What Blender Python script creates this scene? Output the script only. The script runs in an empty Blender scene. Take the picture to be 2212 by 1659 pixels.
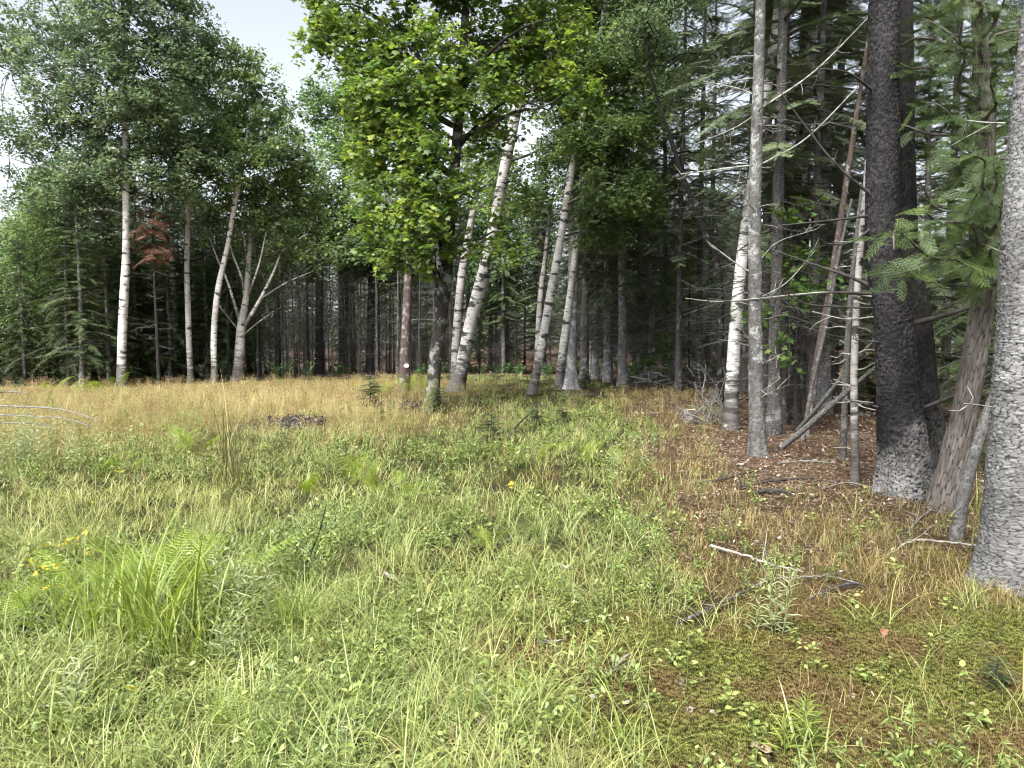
import bpy, math, random
import numpy as np
from mathutils import Vector

SC = bpy.context.scene
COL = SC.collection
RNG = np.random.default_rng(7)
random.seed(7)

# ------------------------------------------------------------------ camera
CAM_H = 1.6
F = 1671.0                    # focal length in units of a 2212 x 1659 picture
CX, CY, HORIZON = 1106.0, 829.5, 740.0
PITCH = math.atan((CY - HORIZON) / F)
cam_data = bpy.data.cameras.new('camera')
cam_data.sensor_width = 36.0
cam_data.lens = 36.0 * F / 2212.0
cam_data.clip_start = 0.05
cam_data.clip_end = 2000.0
cam = bpy.data.objects.new('camera', cam_data)
cam.location = (0, 0, CAM_H)
cam.rotation_euler = (math.pi / 2 - PITCH, 0, 0)
COL.objects.link(cam)
SC.camera = cam

# ------------------------------------------------------------------ sky, sun, exposure
SUN_EL, SUN_AZ = math.radians(52), math.radians(-153)     # high, from the open side of the clearing
world = bpy.data.worlds.new('World')
SC.world = world
world.use_nodes = True
wn = world.node_tree.nodes
wl = world.node_tree.links
bg = wn['Background']
sky = wn.new('ShaderNodeTexSky')
sky.sky_type = 'NISHITA'
sky.sun_disc = False
sky.sun_elevation = SUN_EL
sky.sun_rotation = SUN_AZ
sky.air_density = 1.0
sky.dust_density = 2.0
hs = wn.new('ShaderNodeHueSaturation')          # an overcast sheet: most of the blue is lost in the cloud
hs.inputs['Saturation'].default_value = 0.36
hs.inputs['Value'].default_value = 0.74
wl.new(sky.outputs[0], hs.inputs['Color'])
wl.new(hs.outputs[0], bg.inputs['Color'])
bg.inputs['Strength'].default_value = 0.052
sun_data = bpy.data.lights.new('sun', 'SUN')
sun_data.energy = 1.5
sun_data.angle = math.radians(42)
sun_data.color = (1.0, 0.985, 0.96)
sun = bpy.data.objects.new('sun', sun_data)
sdir = Vector((math.sin(SUN_AZ) * math.cos(SUN_EL), math.cos(SUN_AZ) * math.cos(SUN_EL), math.sin(SUN_EL)))
sun.rotation_euler = sdir.to_track_quat('Z', 'Y').to_euler()
sun.location = (-20, -20, 40)
COL.objects.link(sun)
SC.view_settings.view_transform = 'Standard'
SC.view_settings.look = 'None'
SC.view_settings.gamma = 1.0
SC.view_settings.use_curve_mapping = False
SC.view_settings.exposure = 2.95
cy = SC.cycles
cy.max_bounces = 4
cy.diffuse_bounces = 3
cy.glossy_bounces = 2
cy.transmission_bounces = 3
cy.transparent_max_bounces = 4
cy.sample_clamp_indirect = 4.0
cy.use_adaptive_sampling = True
cy.adaptive_threshold = 0.022
cy.adaptive_min_samples = 16
cy.pixel_filter_type = 'BLACKMAN_HARRIS'
cy.filter_width = 1.15
cy.use_denoising = True
cy.denoiser = 'OPENIMAGEDENOISE'
cy.caustics_reflective = False
cy.caustics_refractive = False

# ------------------------------------------------------------------ helpers: noise, picture rays, ground height
def _hash(ix, iy, seed):
    h = (ix.astype(np.int64) * 374761393 + iy.astype(np.int64) * 668265263 + seed * 982451653) & 0xFFFFFFFF
    h = ((h ^ (h >> 13)) * 1274126177) & 0xFFFFFFFF
    h = (h ^ (h >> 16)) & 0xFFFFFFFF
    return h / 4294967295.0

def vnoise(x, y, scale=1.0, seed=0):
    x = np.asarray(x, float) / scale; y = np.asarray(y, float) / scale
    ix = np.floor(x); iy = np.floor(y)
    fx = x - ix; fy = y - iy
    fx = fx * fx * (3 - 2 * fx); fy = fy * fy * (3 - 2 * fy)
    a = _hash(ix, iy, seed); b = _hash(ix + 1, iy, seed); c = _hash(ix, iy + 1, seed); d = _hash(ix + 1, iy + 1, seed)
    return a + (b - a) * fx + (c - a) * fy + (a - b - c + d) * fx * fy

def fnoise(x, y, scale=1.0, seed=0):
    return (vnoise(x, y, scale, seed) + 0.5 * vnoise(x, y, scale * .48, seed + 1) + 0.25 * vnoise(x, y, scale * .23, seed + 2)) / 1.75

def sstep(a, b, x):
    t = np.clip((np.asarray(x, float) - a) / (b - a), 0, 1)
    return t * t * (3 - 2 * t)

def ground_z(x, y):
    x = np.asarray(x, float); y = np.asarray(y, float)
    z = 0.36 * sstep(3, 20, y) - 0.42 * sstep(23, 46, y)
    z = z - 0.16 * sstep(-6, -16, x) * sstep(8, 20, y)
    z = z + 0.10 * (fnoise(x, y, 3.5, 3) - .5) * sstep(2, 6, np.hypot(x, y)) + 0.05 * (fnoise(x, y, .8, 9) - .5)
    return z

cp, sp = math.cos(PITCH), math.sin(PITCH)
def ray(px, py):
    a, b = (px - CX) / F, (CY - py) / F
    return np.array([a, cp + b * sp, -sp + b * cp])

def at(px, py, D):
    """the point of the place that stands D metres ahead in that direction"""
    d = ray(px, py)
    return np.array([0, 0, CAM_H]) + d * (D / d[1])

_T = np.concatenate([np.arange(1, 14, .01), np.arange(14, 80, .05)])
def on_ground(px, py):
    """where that direction meets the ground"""
    d = ray(px, py); P = np.array([0, 0, CAM_H]) + d[None] * _T[:, None]
    hit = np.nonzero(P[:, 2] <= ground_z(P[:, 0], P[:, 1]))[0]
    p = P[hit[0]] if len(hit) else np.array([0, 0, CAM_H]) + d * 28
    return np.array([p[0], p[1], float(ground_z(p[0], p[1]))])

# ------------------------------------------------------------------ helpers: objects
def mesh_np(name, V, Fc, tint=None, uv=None, mats=(), smooth=False, attrs=None, mat_index=None):
    """a mesh from arrays: V (n,3), Fc (m,3) triangles or (m,4) quads"""
    V = np.ascontiguousarray(V, np.float32); Fc = np.ascontiguousarray(Fc, np.int32)
    me = bpy.data.meshes.new(name)
    m, k = Fc.shape
    me.vertices.add(len(V)); me.vertices.foreach_set('co', V.ravel())
    me.loops.add(m * k); me.loops.foreach_set('vertex_index', Fc.ravel())
    me.polygons.add(m)
    me.polygons.foreach_set('loop_start', np.arange(0, m * k, k, dtype=np.int32))
    me.polygons.foreach_set('loop_total', np.full(m, k, np.int32))
    if smooth:
        me.polygons.foreach_set('use_smooth', np.ones(m, bool))
    if mat_index is not None:
        me.polygons.foreach_set('material_index', np.ascontiguousarray(mat_index, np.int32))
    if tint is not None:
        a = me.attributes.new('tint', 'FLOAT', 'POINT'); a.data.foreach_set('value', np.ascontiguousarray(tint, np.float32))
    for an, av in (attrs or {}).items():
        a = me.attributes.new(an, 'FLOAT', 'POINT'); a.data.foreach_set('value', np.ascontiguousarray(av, np.float32))
    if uv is not None:
        u = me.uv_layers.new(name='UVMap')
        u.data.foreach_set('uv', np.ascontiguousarray(uv[Fc.ravel()], np.float32).ravel())
    for mt in mats:
        me.materials.append(mt)
    me.update(calc_edges=True)
    return me

def obj(name, me, parent=None, loc=None):
    o = bpy.data.objects.new(name, me); COL.objects.link(o)
    if parent is not None: o.parent = parent
    if loc is not None: o.location = tuple(float(v) for v in loc)
    return o

def empty(name, loc, label=None, cat=None, group=None, rz=0.0):
    o = bpy.data.objects.new(name, None); COL.objects.link(o)
    o.location = tuple(float(v) for v in loc); o.rotation_euler = (0, 0, rz)
    o.empty_display_size = .1
    return tag(o, label, cat, group)

def tag(o, label=None, cat=None, group=None, kind=None):
    if label: o['label'] = label
    if cat: o['category'] = cat
    if group: o['group'] = group
    if kind: o['kind'] = kind
    return o

def kids(o):
    return list(KIDS.get(o.name, ()))
KIDS = {}
def child(name, me, parent, kind=None, loc=None):
    o = obj(name, me, parent, loc)
    KIDS.setdefault(parent.name, []).append(o)
    if kind: o['kind'] = kind
    return o

def copy_tree(o, loc, rz=0.0, s=1.0, label=None, group=None):
    c = o.copy(); COL.objects.link(c)
    c.location = tuple(float(v) for v in loc); c.rotation_euler = (0, 0, rz)
    c.scale = (s, s, s) if np.isscalar(s) else s
    if label: c['label'] = label
    if group: c['group'] = group
    for ch in kids(o):
        k = ch.copy(); COL.objects.link(k); k.parent = c
        KIDS.setdefault(c.name, []).append(k)
        for g in kids(ch):
            q = g.copy(); COL.objects.link(q); q.parent = k
    return c

class Geo:
    """collects triangles with a per-vertex tint"""
    def __init__(s): s.V, s.Fc, s.T, s.UV, s.M, s.n = [], [], [], [], [], 0
    def add(s, V, Fc, T=None, uv=None, m=0):
        V = np.asarray(V, float); Fc = np.asarray(Fc)
        if Fc.shape[1] == 4: Fc = np.concatenate([Fc[:, [0, 1, 2]], Fc[:, [0, 2, 3]]])
        s.V.append(V); s.Fc.append(Fc + s.n); s.n += len(V)
        s.T.append(np.full(len(V), .5) if T is None else np.broadcast_to(T, (len(V),)))
        s.UV.append(np.zeros((len(V), 2)) if uv is None else uv)
        s.M.append(np.full(len(Fc), m))
    def mesh(s, name, mats, smooth=False, origin=None):
        V = np.concatenate(s.V)
        if origin is not None: V = V - np.asarray(origin)
        mi = np.concatenate(s.M) if len(mats) > 1 else None
        return mesh_np(name, V, np.concatenate(s.Fc), np.concatenate(s.T), np.concatenate(s.UV), mats, smooth, mat_index=mi)

def catmull(P, R, step):
    """resample a polyline with radii along a Catmull-Rom curve"""
    P = np.asarray(P, float); R = np.asarray(R, float)
    Q = np.vstack([2 * P[0] - P[1], P, 2 * P[-1] - P[-2]])
    out, rad = [], []
    for i in range(len(P) - 1):
        a, b, c, d = Q[i], Q[i + 1], Q[i + 2], Q[i + 3]
        n = max(1, int(math.ceil(np.linalg.norm(c - b) / step)))
        t = (np.arange(n) / n)[:, None]
        out.append(.5 * (2 * b + (c - a) * t + (2 * a - 5 * b + 4 * c - d) * t ** 2 + (3 * b - a - 3 * c + d) * t ** 3))
        rad.append(R[i] + (R[i + 1] - R[i]) * t[:, 0])
    out.append(P[-1:]); rad.append(R[-1:])
    return np.concatenate(out), np.concatenate(rad)

def tube(P, R, seg=6, cap=True):
    """verts, quads, uv of a tube along P with radii R; uv in metres"""
    P = np.asarray(P, float); n = len(P)
    T = np.gradient(P, axis=0); T /= np.linalg.norm(T, axis=1)[:, None] + 1e-9
    d = P[-1] - P[0]
    ref = np.array([0, 1.0, 0]) if abs(d[1]) < .8 * np.linalg.norm(d) else np.array([0, 0, 1.0])
    S = np.cross(T, ref); S /= np.linalg.norm(S, axis=1)[:, None] + 1e-9
    B = np.cross(S, T)
    # seam (angle 0) turned to +Y, away from the camera
    a = np.linspace(0, 2 * math.pi, seg + 1)
    ca, sa = np.cos(a), np.sin(a)
    ring = B[:, None, :] * ca[None, :, None] + S[:, None, :] * sa[None, :, None]
    Rr = np.asarray(R, float)
    Rm = Rr[:, None] if Rr.ndim == 1 else Rr
    V = P[:, None, :] + ring * Rm[:, :, None]
    s = np.concatenate([[0], np.cumsum(np.linalg.norm(np.diff(P, axis=0), axis=1))])
    r0 = float(np.mean(Rm))
    uv = np.stack([np.broadcast_to(a * r0, (n, seg + 1)), np.broadcast_to(s[:, None], (n, seg + 1))], -1)
    i = np.arange(n - 1)[:, None] * (seg + 1) + np.arange(seg)[None, :]
    Q = np.stack([i, i + 1, i + seg + 2, i + seg + 1], -1).reshape(-1, 4)
    return V.reshape(-1, 3), Q, uv.reshape(-1, 2)

def worley(u, v, nu, seed):
    """cell noise, periodic in u with nu cells: distance to the nearest edge, random number of the cell"""
    iu = np.floor(u); iv = np.floor(v)
    f1 = np.full(u.shape, 9.0); f2 = np.full(u.shape, 9.0); idr = np.zeros(u.shape)
    for dx in (-1, 0, 1):
        for dy in (-1, 0, 1):
            cx_, cy_ = iu + dx, iv + dy
            hx = np.mod(cx_, nu)
            jx, jy = _hash(hx, cy_, seed), _hash(hx, cy_, seed + 5)
            d = np.hypot(cx_ + jx - u, cy_ + jy - v)
            closer = d < f1
            f2 = np.where(closer, f1, np.minimum(f2, d))
            idr = np.where(closer, _hash(hx, cy_, seed + 11), idr)
            f1 = np.where(closer, d, f1)
    return f2 - f1, idr

def rot_from(nrm, yaw):
    """rotation matrices whose z axis is nrm (N,3), spun by yaw"""
    z = nrm / (np.linalg.norm(nrm, axis=1)[:, None] + 1e-9)
    ref = np.where(np.abs(z[:, 2:3]) > .95, np.array([[1.0, 0, 0]]), np.array([[0, 0, 1.0]]))
    x = np.cross(ref, z); x /= np.linalg.norm(x, axis=1)[:, None] + 1e-9
    y = np.cross(z, x)
    c, s = np.cos(yaw)[:, None], np.sin(yaw)[:, None]
    return np.stack([x * c + y * s, -x * s + y * c, z], -1)

def stamp(tmplV, tmplF, pos, M, scale):
    """copies of a small template at pos (N,3), turned by M (N,3,3)"""
    N, k = len(pos), len(tmplV)
    V = np.einsum('nij,kj->nki', M, tmplV) * np.asarray(scale).reshape(-1, 1, 1) + pos[:, None, :]
    Fc = (tmplF[None] + (np.arange(N) * k)[:, None, None]).reshape(-1, tmplF.shape[1])
    return V.reshape(-1, 3), Fc

# leaf outlines, lying along +y with the stalk at the origin
BIRCH_LEAF = (np.array([[0, 0, 0], [.34, .38, .05], [0, 1, -.08], [-.34, .38, .05]]), np.array([[0, 1, 2], [0, 2, 3]]))
def _maple():
    pol = [(0, .18), (.20, .02), (.52, .16), (.36, .34), (.62, .62), (.28, .60), (.16, .74), (0, 1.08)]
    R_ = pol + [(-x, y) for x, y in pol[-2:0:-1]]
    V = [(0, .36, .04)] + [(x, y, -.10 * abs(x) - .06 * y * y) for x, y in R_]
    n = len(R_)
    return np.array(V), np.array([(0, 1 + i, 1 + (i + 1) % n) for i in range(n)])
MAPLE_LEAF = _maple()
OVAL_LEAF = (np.array([[0, 0, 0], [.22, .3, .04], [.2, .65, .03], [0, 1, -.06], [-.2, .65, .03], [-.22, .3, .04], [0, .5, -.03]]),
             np.array([[0, 1, 6], [1, 2, 6], [2, 3, 6], [3, 4, 6], [4, 5, 6], [5, 0, 6]]))
LANCE_LEAF = (np.array([[0, 0, 0], [.075, .3, .02], [.06, .65, .0], [0, 1, -.12], [-.06, .65, .0], [-.075, .3, .02], [0, .5, -.03]]), OVAL_LEAF[1])
def _needle_twig():
    """a twig with its needles, lying along +y, length 1"""
    V, Fc = [], []
    for i in range(9):
        y = i / 9.0; w = .26 * (1 - .45 * y)
        for s in (-1, 1):
            b = len(V)
            V += [(0, y, 0), (0, y + .09, 0.01), (s * w, y + .22, .02 + .03 * (i % 3))]
            Fc.append((b, b + 1, b + 2))
    b = len(V); V += [(-.012, 0, 0), (.012, 0, 0), (0, 1.05, 0)]; Fc.append((b, b + 1, b + 2))
    return np.array(V), np.array(Fc)
NEEDLE_TWIG = _needle_twig()
def _cedar_spray():
    """a flat scaly fan of white cedar, along +y, length 1"""
    V, Fc = [], []
    def strip(x0, y0, x1, y1, w):
        dx, dy = x1 - x0, y1 - y0; l = math.hypot(dx, dy); nx, ny = -dy / l * w, dx / l * w
        b = len(V)
        V.extend([(x0 - nx, y0 - ny, -.1 * y0 * y0), (x0 + nx, y0 + ny, -.1 * y0 * y0), (x1 + nx * .5, y1 + ny * .5, -.1 * y1 * y1), (x1 - nx * .5, y1 - ny * .5, -.1 * y1 * y1)])
        Fc.extend([(b, b + 1, b + 2), (b, b + 2, b + 3)])
    strip(0, 0, 0, 1, .016)
    for i in range(11):
        y = .06 + i * .083; s = 1 if i % 2 else -1
        L = .46 * (1 - .62 * y) * (.6 + .4 * min(1, y * 3)); a = math.radians(40)
        ex, ey = s * L * math.sin(a), y + L * math.cos(a)
        strip(0, y, ex, ey, .011)
        for j in range(5):
            t = .15 + j * .17; q = 1 if (j + i) % 2 else -1
            l = L * .42 * (1 - .5 * t); b_ = a + q * math.radians(34)
            x0, y0 = ex * t, y + (ey - y) * t
            strip(x0, y0, x0 + s * l * math.sin(b_), y0 + l * math.cos(b_), .010)
    return np.array(V), np.array(Fc)
CEDAR_SPRAY = _cedar_spray()

# ------------------------------------------------------------------ materials
def nt(name):
    m = bpy.data.materials.new(name); m.use_nodes = True
    t = m.node_tree
    return m, t, t.nodes, t.links, t.nodes['Principled BSDF']

def N(nodes, kind, **kw):
    n = nodes.new(kind)
    for k, v in kw.items():
        if hasattr(n, k): setattr(n, k, v)
        else: n.inputs[k].default_value = v
    return n

def ramp(nodes, links, src, stops, interp='LINEAR'):
    r = nodes.new('ShaderNodeValToRGB'); r.color_ramp.interpolation = interp
    e = r.color_ramp.elements
    while len(e) < len(stops): e.new(.5)
    for el, (p, c) in zip(e, stops):
        el.position = p; el.color = (*c, 1) if len(c) == 3 else c
    links.new(src, r.inputs[0])
    return r

def mixc(nodes, links, fac, a, b, mode='MIX'):
    m = nodes.new('ShaderNodeMix'); m.data_type = 'RGBA'; m.blend_type = mode
    if isinstance(fac, (int, float)): m.inputs[0].default_value = fac
    else: links.new(fac, m.inputs[0])
    for s, v in ((6, a), (7, b)):
        if isinstance(v, tuple): m.inputs[s].default_value = (*v, 1)
        else: links.new(v, m.inputs[s])
    return m.outputs[2]

def math_n(nodes, links, op, a, b=None, clamp=False):
    m = nodes.new('ShaderNodeMath'); m.operation = op; m.use_clamp = clamp
    for i, v in enumerate((a, b)):
        if v is None: continue
        if isinstance(v, (int, float)): m.inputs[i].default_value = v
        else: links.new(v, m.inputs[i])
    return m.outputs[0]

def leaf_mat(name, stops, transl=.48, patch=0.0, patch_col=(0.2, 0.16, 0.05), rough=.45, spec=.5, patch_scale=.35, jitter=.25):
    """thin leaf: tint of each leaf picks a colour; some light passes through"""
    m, t, n, l, bs = nt(name)
    a = N(n, 'ShaderNodeAttribute', attribute_name='tint')
    oi = n.new('ShaderNodeObjectInfo')
    r = math_n(n, l, 'MULTIPLY_ADD', oi.outputs['Random'], jitter)
    r.node.inputs[2].default_value = -jitter / 2
    v = math_n(n, l, 'ADD', a.outputs['Fac'], r)
    c = ramp(n, l, v, stops).outputs[0]
    if patch > 0:                                  # patches of differently coloured growth across the place
        g = n.new('ShaderNodeNewGeometry')
        nz = N(n, 'ShaderNodeTexNoise'); nz.inputs['Scale'].default_value = patch_scale; nz.inputs['Detail'].default_value = 3
        l.new(g.outputs['Position'], nz.inputs['Vector'])
        f = ramp(n, l, nz.outputs[0], [(.42, (0, 0, 0)), (.62, (patch,) * 3)]).outputs[0]
        c = mixc(n, l, f, c, patch_col)
    l.new(c, bs.inputs['Base Color'])
    bs.inputs['Roughness'].default_value = rough
    bs.inputs['Specular IOR Level'].default_value = spec
    tr = n.new('ShaderNodeBsdfTranslucent')
    hv = N(n, 'ShaderNodeHueSaturation'); hv.inputs['Saturation'].default_value = 1.15; hv.inputs['Value'].default_value = 1.25
    l.new(c, hv.inputs['Color']); l.new(hv.outputs[0], tr.inputs['Color'])
    ms = n.new('ShaderNodeMixShader'); ms.inputs[0].default_value = transl
    l.new(bs.outputs[0], ms.inputs[1]); l.new(tr.outputs[0], ms.inputs[2])
    l.new(ms.outputs[0], n['Material Output'].inputs['Surface'])
    return m

def uvmap(n, l, su, sv, off=True):
    tc = n.new('ShaderNodeTexCoord')
    mp = n.new('ShaderNodeMapping'); mp.inputs['Scale'].default_value = (su, sv, 1)
    l.new(tc.outputs['UV'], mp.inputs['Vector'])
    if off:
        oi = n.new('ShaderNodeObjectInfo')
        cx_ = n.new('ShaderNodeCombineXYZ'); k = math_n(n, l, 'MULTIPLY', oi.outputs['Random'], 57.0)
        l.new(k, cx_.inputs[0]); l.new(k, cx_.inputs[1]); l.new(k, cx_.inputs[2])
        l.new(cx_.outputs[0], mp.inputs['Location'])
    return mp.outputs[0]

def noise(n, l, vec, scale=1.0, detail=3, rough=.55):
    z = n.new('ShaderNodeTexNoise'); z.inputs['Scale'].default_value = scale; z.inputs['Detail'].default_value = detail; z.inputs['Roughness'].default_value = rough
    l.new(vec, z.inputs['Vector']); return z.outputs[0]

def bump(n, l, bs, h, dist=.01, strength=1.0):
    b = n.new('ShaderNodeBump'); b.inputs['Distance'].default_value = dist; b.inputs['Strength'].default_value = strength
    l.new(h, b.inputs['Height']); l.new(b.outputs[0], bs.inputs['Normal'])

def birch_bark(name, white=(.56, .55, .53), black=.5, base_dark=1.0):
    m, t, n, l, bs = nt(name)
    big = noise(n, l, uvmap(n, l, 1.6, 2.2), 1, 4)
    c = ramp(n, l, big, [(.3, tuple(.62 * v for v in white)), (.55, white), (.75, tuple(min(.8, 1.18 * v) for v in white))]).outputs[0]
    peel = noise(n, l, uvmap(n, l, 3, 26), 1, 3)                                 # papery horizontal bands
    c = mixc(n, l, ramp(n, l, peel, [(.52, (0, 0, 0)), (.66, (.55,) * 3)]).outputs[0], c, (.33, .27, .21))
    len_ = noise(n, l, uvmap(n, l, 7, 70), 1, 1)                                 # lenticels
    c = mixc(n, l, ramp(n, l, len_, [(.60, (0, 0, 0)), (.66, (.8,) * 3)]).outputs[0], c, (.09, .075, .065))
    scar = noise(n, l, uvmap(n, l, 3.2, 6.5), 1, 3, .6)                          # black branch scars
    c = mixc(n, l, ramp(n, l, scar, [(.60 - .06 * black, (0, 0, 0)), (.64 - .04 * black, (.95,) * 3)]).outputs[0], c, (.028, .025, .024))
    # rough dark bark climbs the foot of the stem
    tc = n.new('ShaderNodeTexCoord'); sx = n.new('ShaderNodeSeparateXYZ'); l.new(tc.outputs['UV'], sx.inputs[0])
    foot = noise(n, l, uvmap(n, l, 5, 12), 1, 4)
    h = math_n(n, l, 'MULTIPLY_ADD', foot, 2.6); l.new(math_n(n, l, 'MULTIPLY', sx.outputs[1], -1.0), h.node.inputs[2])
    c = mixc(n, l, ramp(n, l, math_n(n, l, 'MULTIPLY', h, base_dark), [(.25, (0, 0, 0)), (.75, (.85,) * 3)]).outputs[0], c, (.055, .048, .042))
    l.new(c, bs.inputs['Base Color']); bs.inputs['Roughness'].default_value = .75; bs.inputs['Specular IOR Level'].default_value = .25
    bump(n, l, bs, math_n(n, l, 'ADD', peel, math_n(n, l, 'MULTIPLY', scar, -1.2)), .012, .7)
    return m

def rough_bark(name, dark, mid, light, su, sv, lichen=0.0, lichen_col=(.42, .43, .40), bdist=.012, moss=0.0):
    m, t, n, l, bs = nt(name)
    vec = uvmap(n, l, su, sv)
    vo = n.new('ShaderNodeTexVoronoi'); vo.feature = 'DISTANCE_TO_EDGE'; vo.inputs['Scale'].default_value = 1; l.new(vec, vo.inputs['Vector'])
    fine = noise(n, l, vec, 1.7, 5, .65)
    h = math_n(n, l, 'MULTIPLY', ramp(n, l, vo.outputs[0], [(0, (.45, .45, .45)), (.22, (1, 1, 1))]).outputs[0], fine)
    c = ramp(n, l, h, [(.05, dark), (.42, mid), (.68, light)]).outputs[0]
    if lichen > 0:
        ln = noise(n, l, uvmap(n, l, 6, 5), 1, 5, .65)
        c = mixc(n, l, ramp(n, l, ln, [(.62 - .2 * lichen, (0, 0, 0)), (.68 - .16 * lichen, (.85,) * 3)]).outputs[0], c, lichen_col)
    if moss > 0:
        tc = n.new('ShaderNodeTexCoord'); sx = n.new('ShaderNodeSeparateXYZ'); l.new(tc.outputs['UV'], sx.inputs[0])
        h2 = math_n(n, l, 'MULTIPLY_ADD', noise(n, l, uvmap(n, l, 4, 4), 1, 4), 1.6); l.new(math_n(n, l, 'MULTIPLY', sx.outputs[1], -1.0), h2.node.inputs[2])
        c = mixc(n, l, ramp(n, l, h2, [(.1, (0, 0, 0)), (.4, (moss,) * 3)]).outputs[0], c, (.10, .11, .03))
    l.new(c, bs.inputs['Base Color']); bs.inputs['Roughness'].default_value = .88; bs.inputs['Specular IOR Level'].default_value = .2
    bump(n, l, bs, h, bdist, .9)
    return m

def flake_bark(name, crack, low, high, foot=None, foot_h=1.0, lichen=.3, lichen_col=(.5, .5, .48), moss=0):
    """bark whose plates are in the mesh: attribute crack (0 in the joints), plate (random of the plate)"""
    m, t, n, l, bs = nt(name)
    ac = N(n, 'ShaderNodeAttribute', attribute_name='crack'); ap = N(n, 'ShaderNodeAttribute', attribute_name='plate')
    vec = uvmap(n, l, 30, 45)
    fine = noise(n, l, vec, 1, 5, .7)
    k = math_n(n, l, 'ADD', math_n(n, l, 'MULTIPLY', ap.outputs['Fac'], .55), math_n(n, l, 'MULTIPLY', fine, .55))
    c = ramp(n, l, k, [(.2, low), (.75, high)]).outputs[0]
    if foot is not None:                                      # pale lichened plates round the foot
        tc = n.new('ShaderNodeTexCoord'); sx = n.new('ShaderNodeSeparateXYZ'); l.new(tc.outputs['UV'], sx.inputs[0])
        h = math_n(n, l, 'MULTIPLY_ADD', noise(n, l, uvmap(n, l, 3, 2.2, False), 1, 4), 1.5)
        l.new(math_n(n, l, 'MULTIPLY', sx.outputs[1], -1.0 / foot_h), h.node.inputs[2])
        c2 = ramp(n, l, k, [(.2, tuple(.35 * v for v in foot)), (.75, foot)]).outputs[0]
        c = mixc(n, l, ramp(n, l, h, [(.0, (0, 0, 0)), (.55, (1, 1, 1))]).outputs[0], c, c2)
    bigp = noise(n, l, uvmap(n, l, 2.6, 1.7), 1, 4, .6)
    c = mixc(n, l, ramp(n, l, bigp, [(.38, (.62,) * 3), (.6, (0, 0, 0))]).outputs[0], c, tuple(.55 * v for v in low))
    ln = noise(n, l, uvmap(n, l, 7, 7), 1, 5, .7)
    c = mixc(n, l, ramp(n, l, ln, [(.66 - .2 * lichen, (0, 0, 0)), (.74 - .2 * lichen, (.8,) * 3)]).outputs[0], c, lichen_col)
    c = mixc(n, l, ramp(n, l, ac.outputs['Fac'], [(.12, (1, 1, 1)), (.44, (0, 0, 0))]).outputs[0], c, crack)
    l.new(c, bs.inputs['Base Color']); bs.inputs['Roughness'].default_value = .85; bs.inputs['Specular IOR Level'].default_value = .2
    bump(n, l, bs, fine, .006, .8)
    return m

def plain(name, stops, scale=6, rough=.85, bdist=.004):
    m, t, n, l, bs = nt(name)
    tc = n.new('ShaderNodeTexCoord')
    z = noise(n, l, tc.outputs['Object'], scale, 5, .65)
    l.new(ramp(n, l, z, stops).outputs[0], bs.inputs['Base Color'])
    bs.inputs['Roughness'].default_value = rough; bs.inputs['Specular IOR Level'].default_value = .25
    bump(n, l, bs, z, bdist, .8)
    return m

M = {}
M['birch'] = birch_bark('birch_bark')
M['birch_dark'] = birch_bark('birch_bark_scarred', (.53, .52, .50), 1.0)
M['birch_grey'] = birch_bark('birch_bark_grey', (.32, .312, .296), .6)
M['maple_bark'] = rough_bark('maple_bark', (.012, .011, .01), (.042, .037, .033), (.085, .077, .07), 22, 9, .55, (.27, .27, .25), .02, .6)
M['spruce_bark'] = rough_bark('spruce_bark', (.03, .027, .025), (.12, .11, .105), (.23, .22, .21), 30, 34, .45, (.30, .31, .30))
M['spruce_bark_grey'] = rough_bark('grey_spruce_bark', (.05, .047, .045), (.20, .195, .20), (.33, .33, .34), 24, 34, .5, (.40, .41, .41))
M['dark_bark'] = rough_bark('dark_bark', (.008, .007, .007), (.026, .023, .022), (.055, .05, .047), 30, 30, .12, (.16, .17, .16))
M['red_bark'] = rough_bark('red_brown_bark', (.03, .02, .017), (.095, .07, .06), (.17, .14, .125), 30, 26, .45, (.27, .255, .245))
M['cedar_bark'] = rough_bark('cedar_bark', (.04, .035, .03), (.115, .10, .088), (.20, .18, .163), 60, 5.5, .3, (.22, .21, .195), .014)
M['pole_bark'] = rough_bark('grey_pole_bark', (.03, .028, .026), (.095, .09, .083), (.17, .163, .152), 28, 20, .22, (.24, .24, .225))
M['twig'] = plain('twig_bark', [(.3, (.06, .052, .045)), (.7, (.17, .155, .14))], 9)
M['dead_twig'] = plain('dead_twig_bark', [(.3, (.09, .085, .078)), (.7, (.24, .235, .22))], 9)
M['dark_twig'] = plain('dark_twig_bark', [(.3, (.02, .018, .016)), (.7, (.07, .064, .058))], 9)
M['lichen_limb'] = plain('lichened_limb', [(.35, (.10, .095, .085)), (.5, (.22, .225, .19)), (.7, (.40, .42, .36))], 14)
M['white_wood'] = plain('bleached_wood', [(.3, (.12, .105, .09)), (.5, (.26, .24, .21)), (.7, (.42, .40, .36))], 20)
M['black_wood'] = plain('wet_black_wood', [(.3, (.018, .016, .014)), (.52, (.06, .055, .05)), (.62, (.26, .25, .235))], 12)
M['birch_leaf'] = leaf_mat('birch_leaf', [(.1, (0.086, 0.135, 0.060)), (.5, (0.156, 0.227, 0.090)), (.9, (0.282, 0.351, 0.124))])
M['birch_leaf_cool'] = leaf_mat('birch_leaf_cool', [(.1, (0.074, 0.116, 0.068)), (.5, (0.134, 0.191, 0.097)), (.9, (0.239, 0.291, 0.152))])
M['maple_leaf'] = leaf_mat('maple_leaf', [(.05, (0.071, 0.124, 0.043)), (.5, (0.174, 0.256, 0.060)), (.95, (0.369, 0.407, 0.086))], .52)
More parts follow.
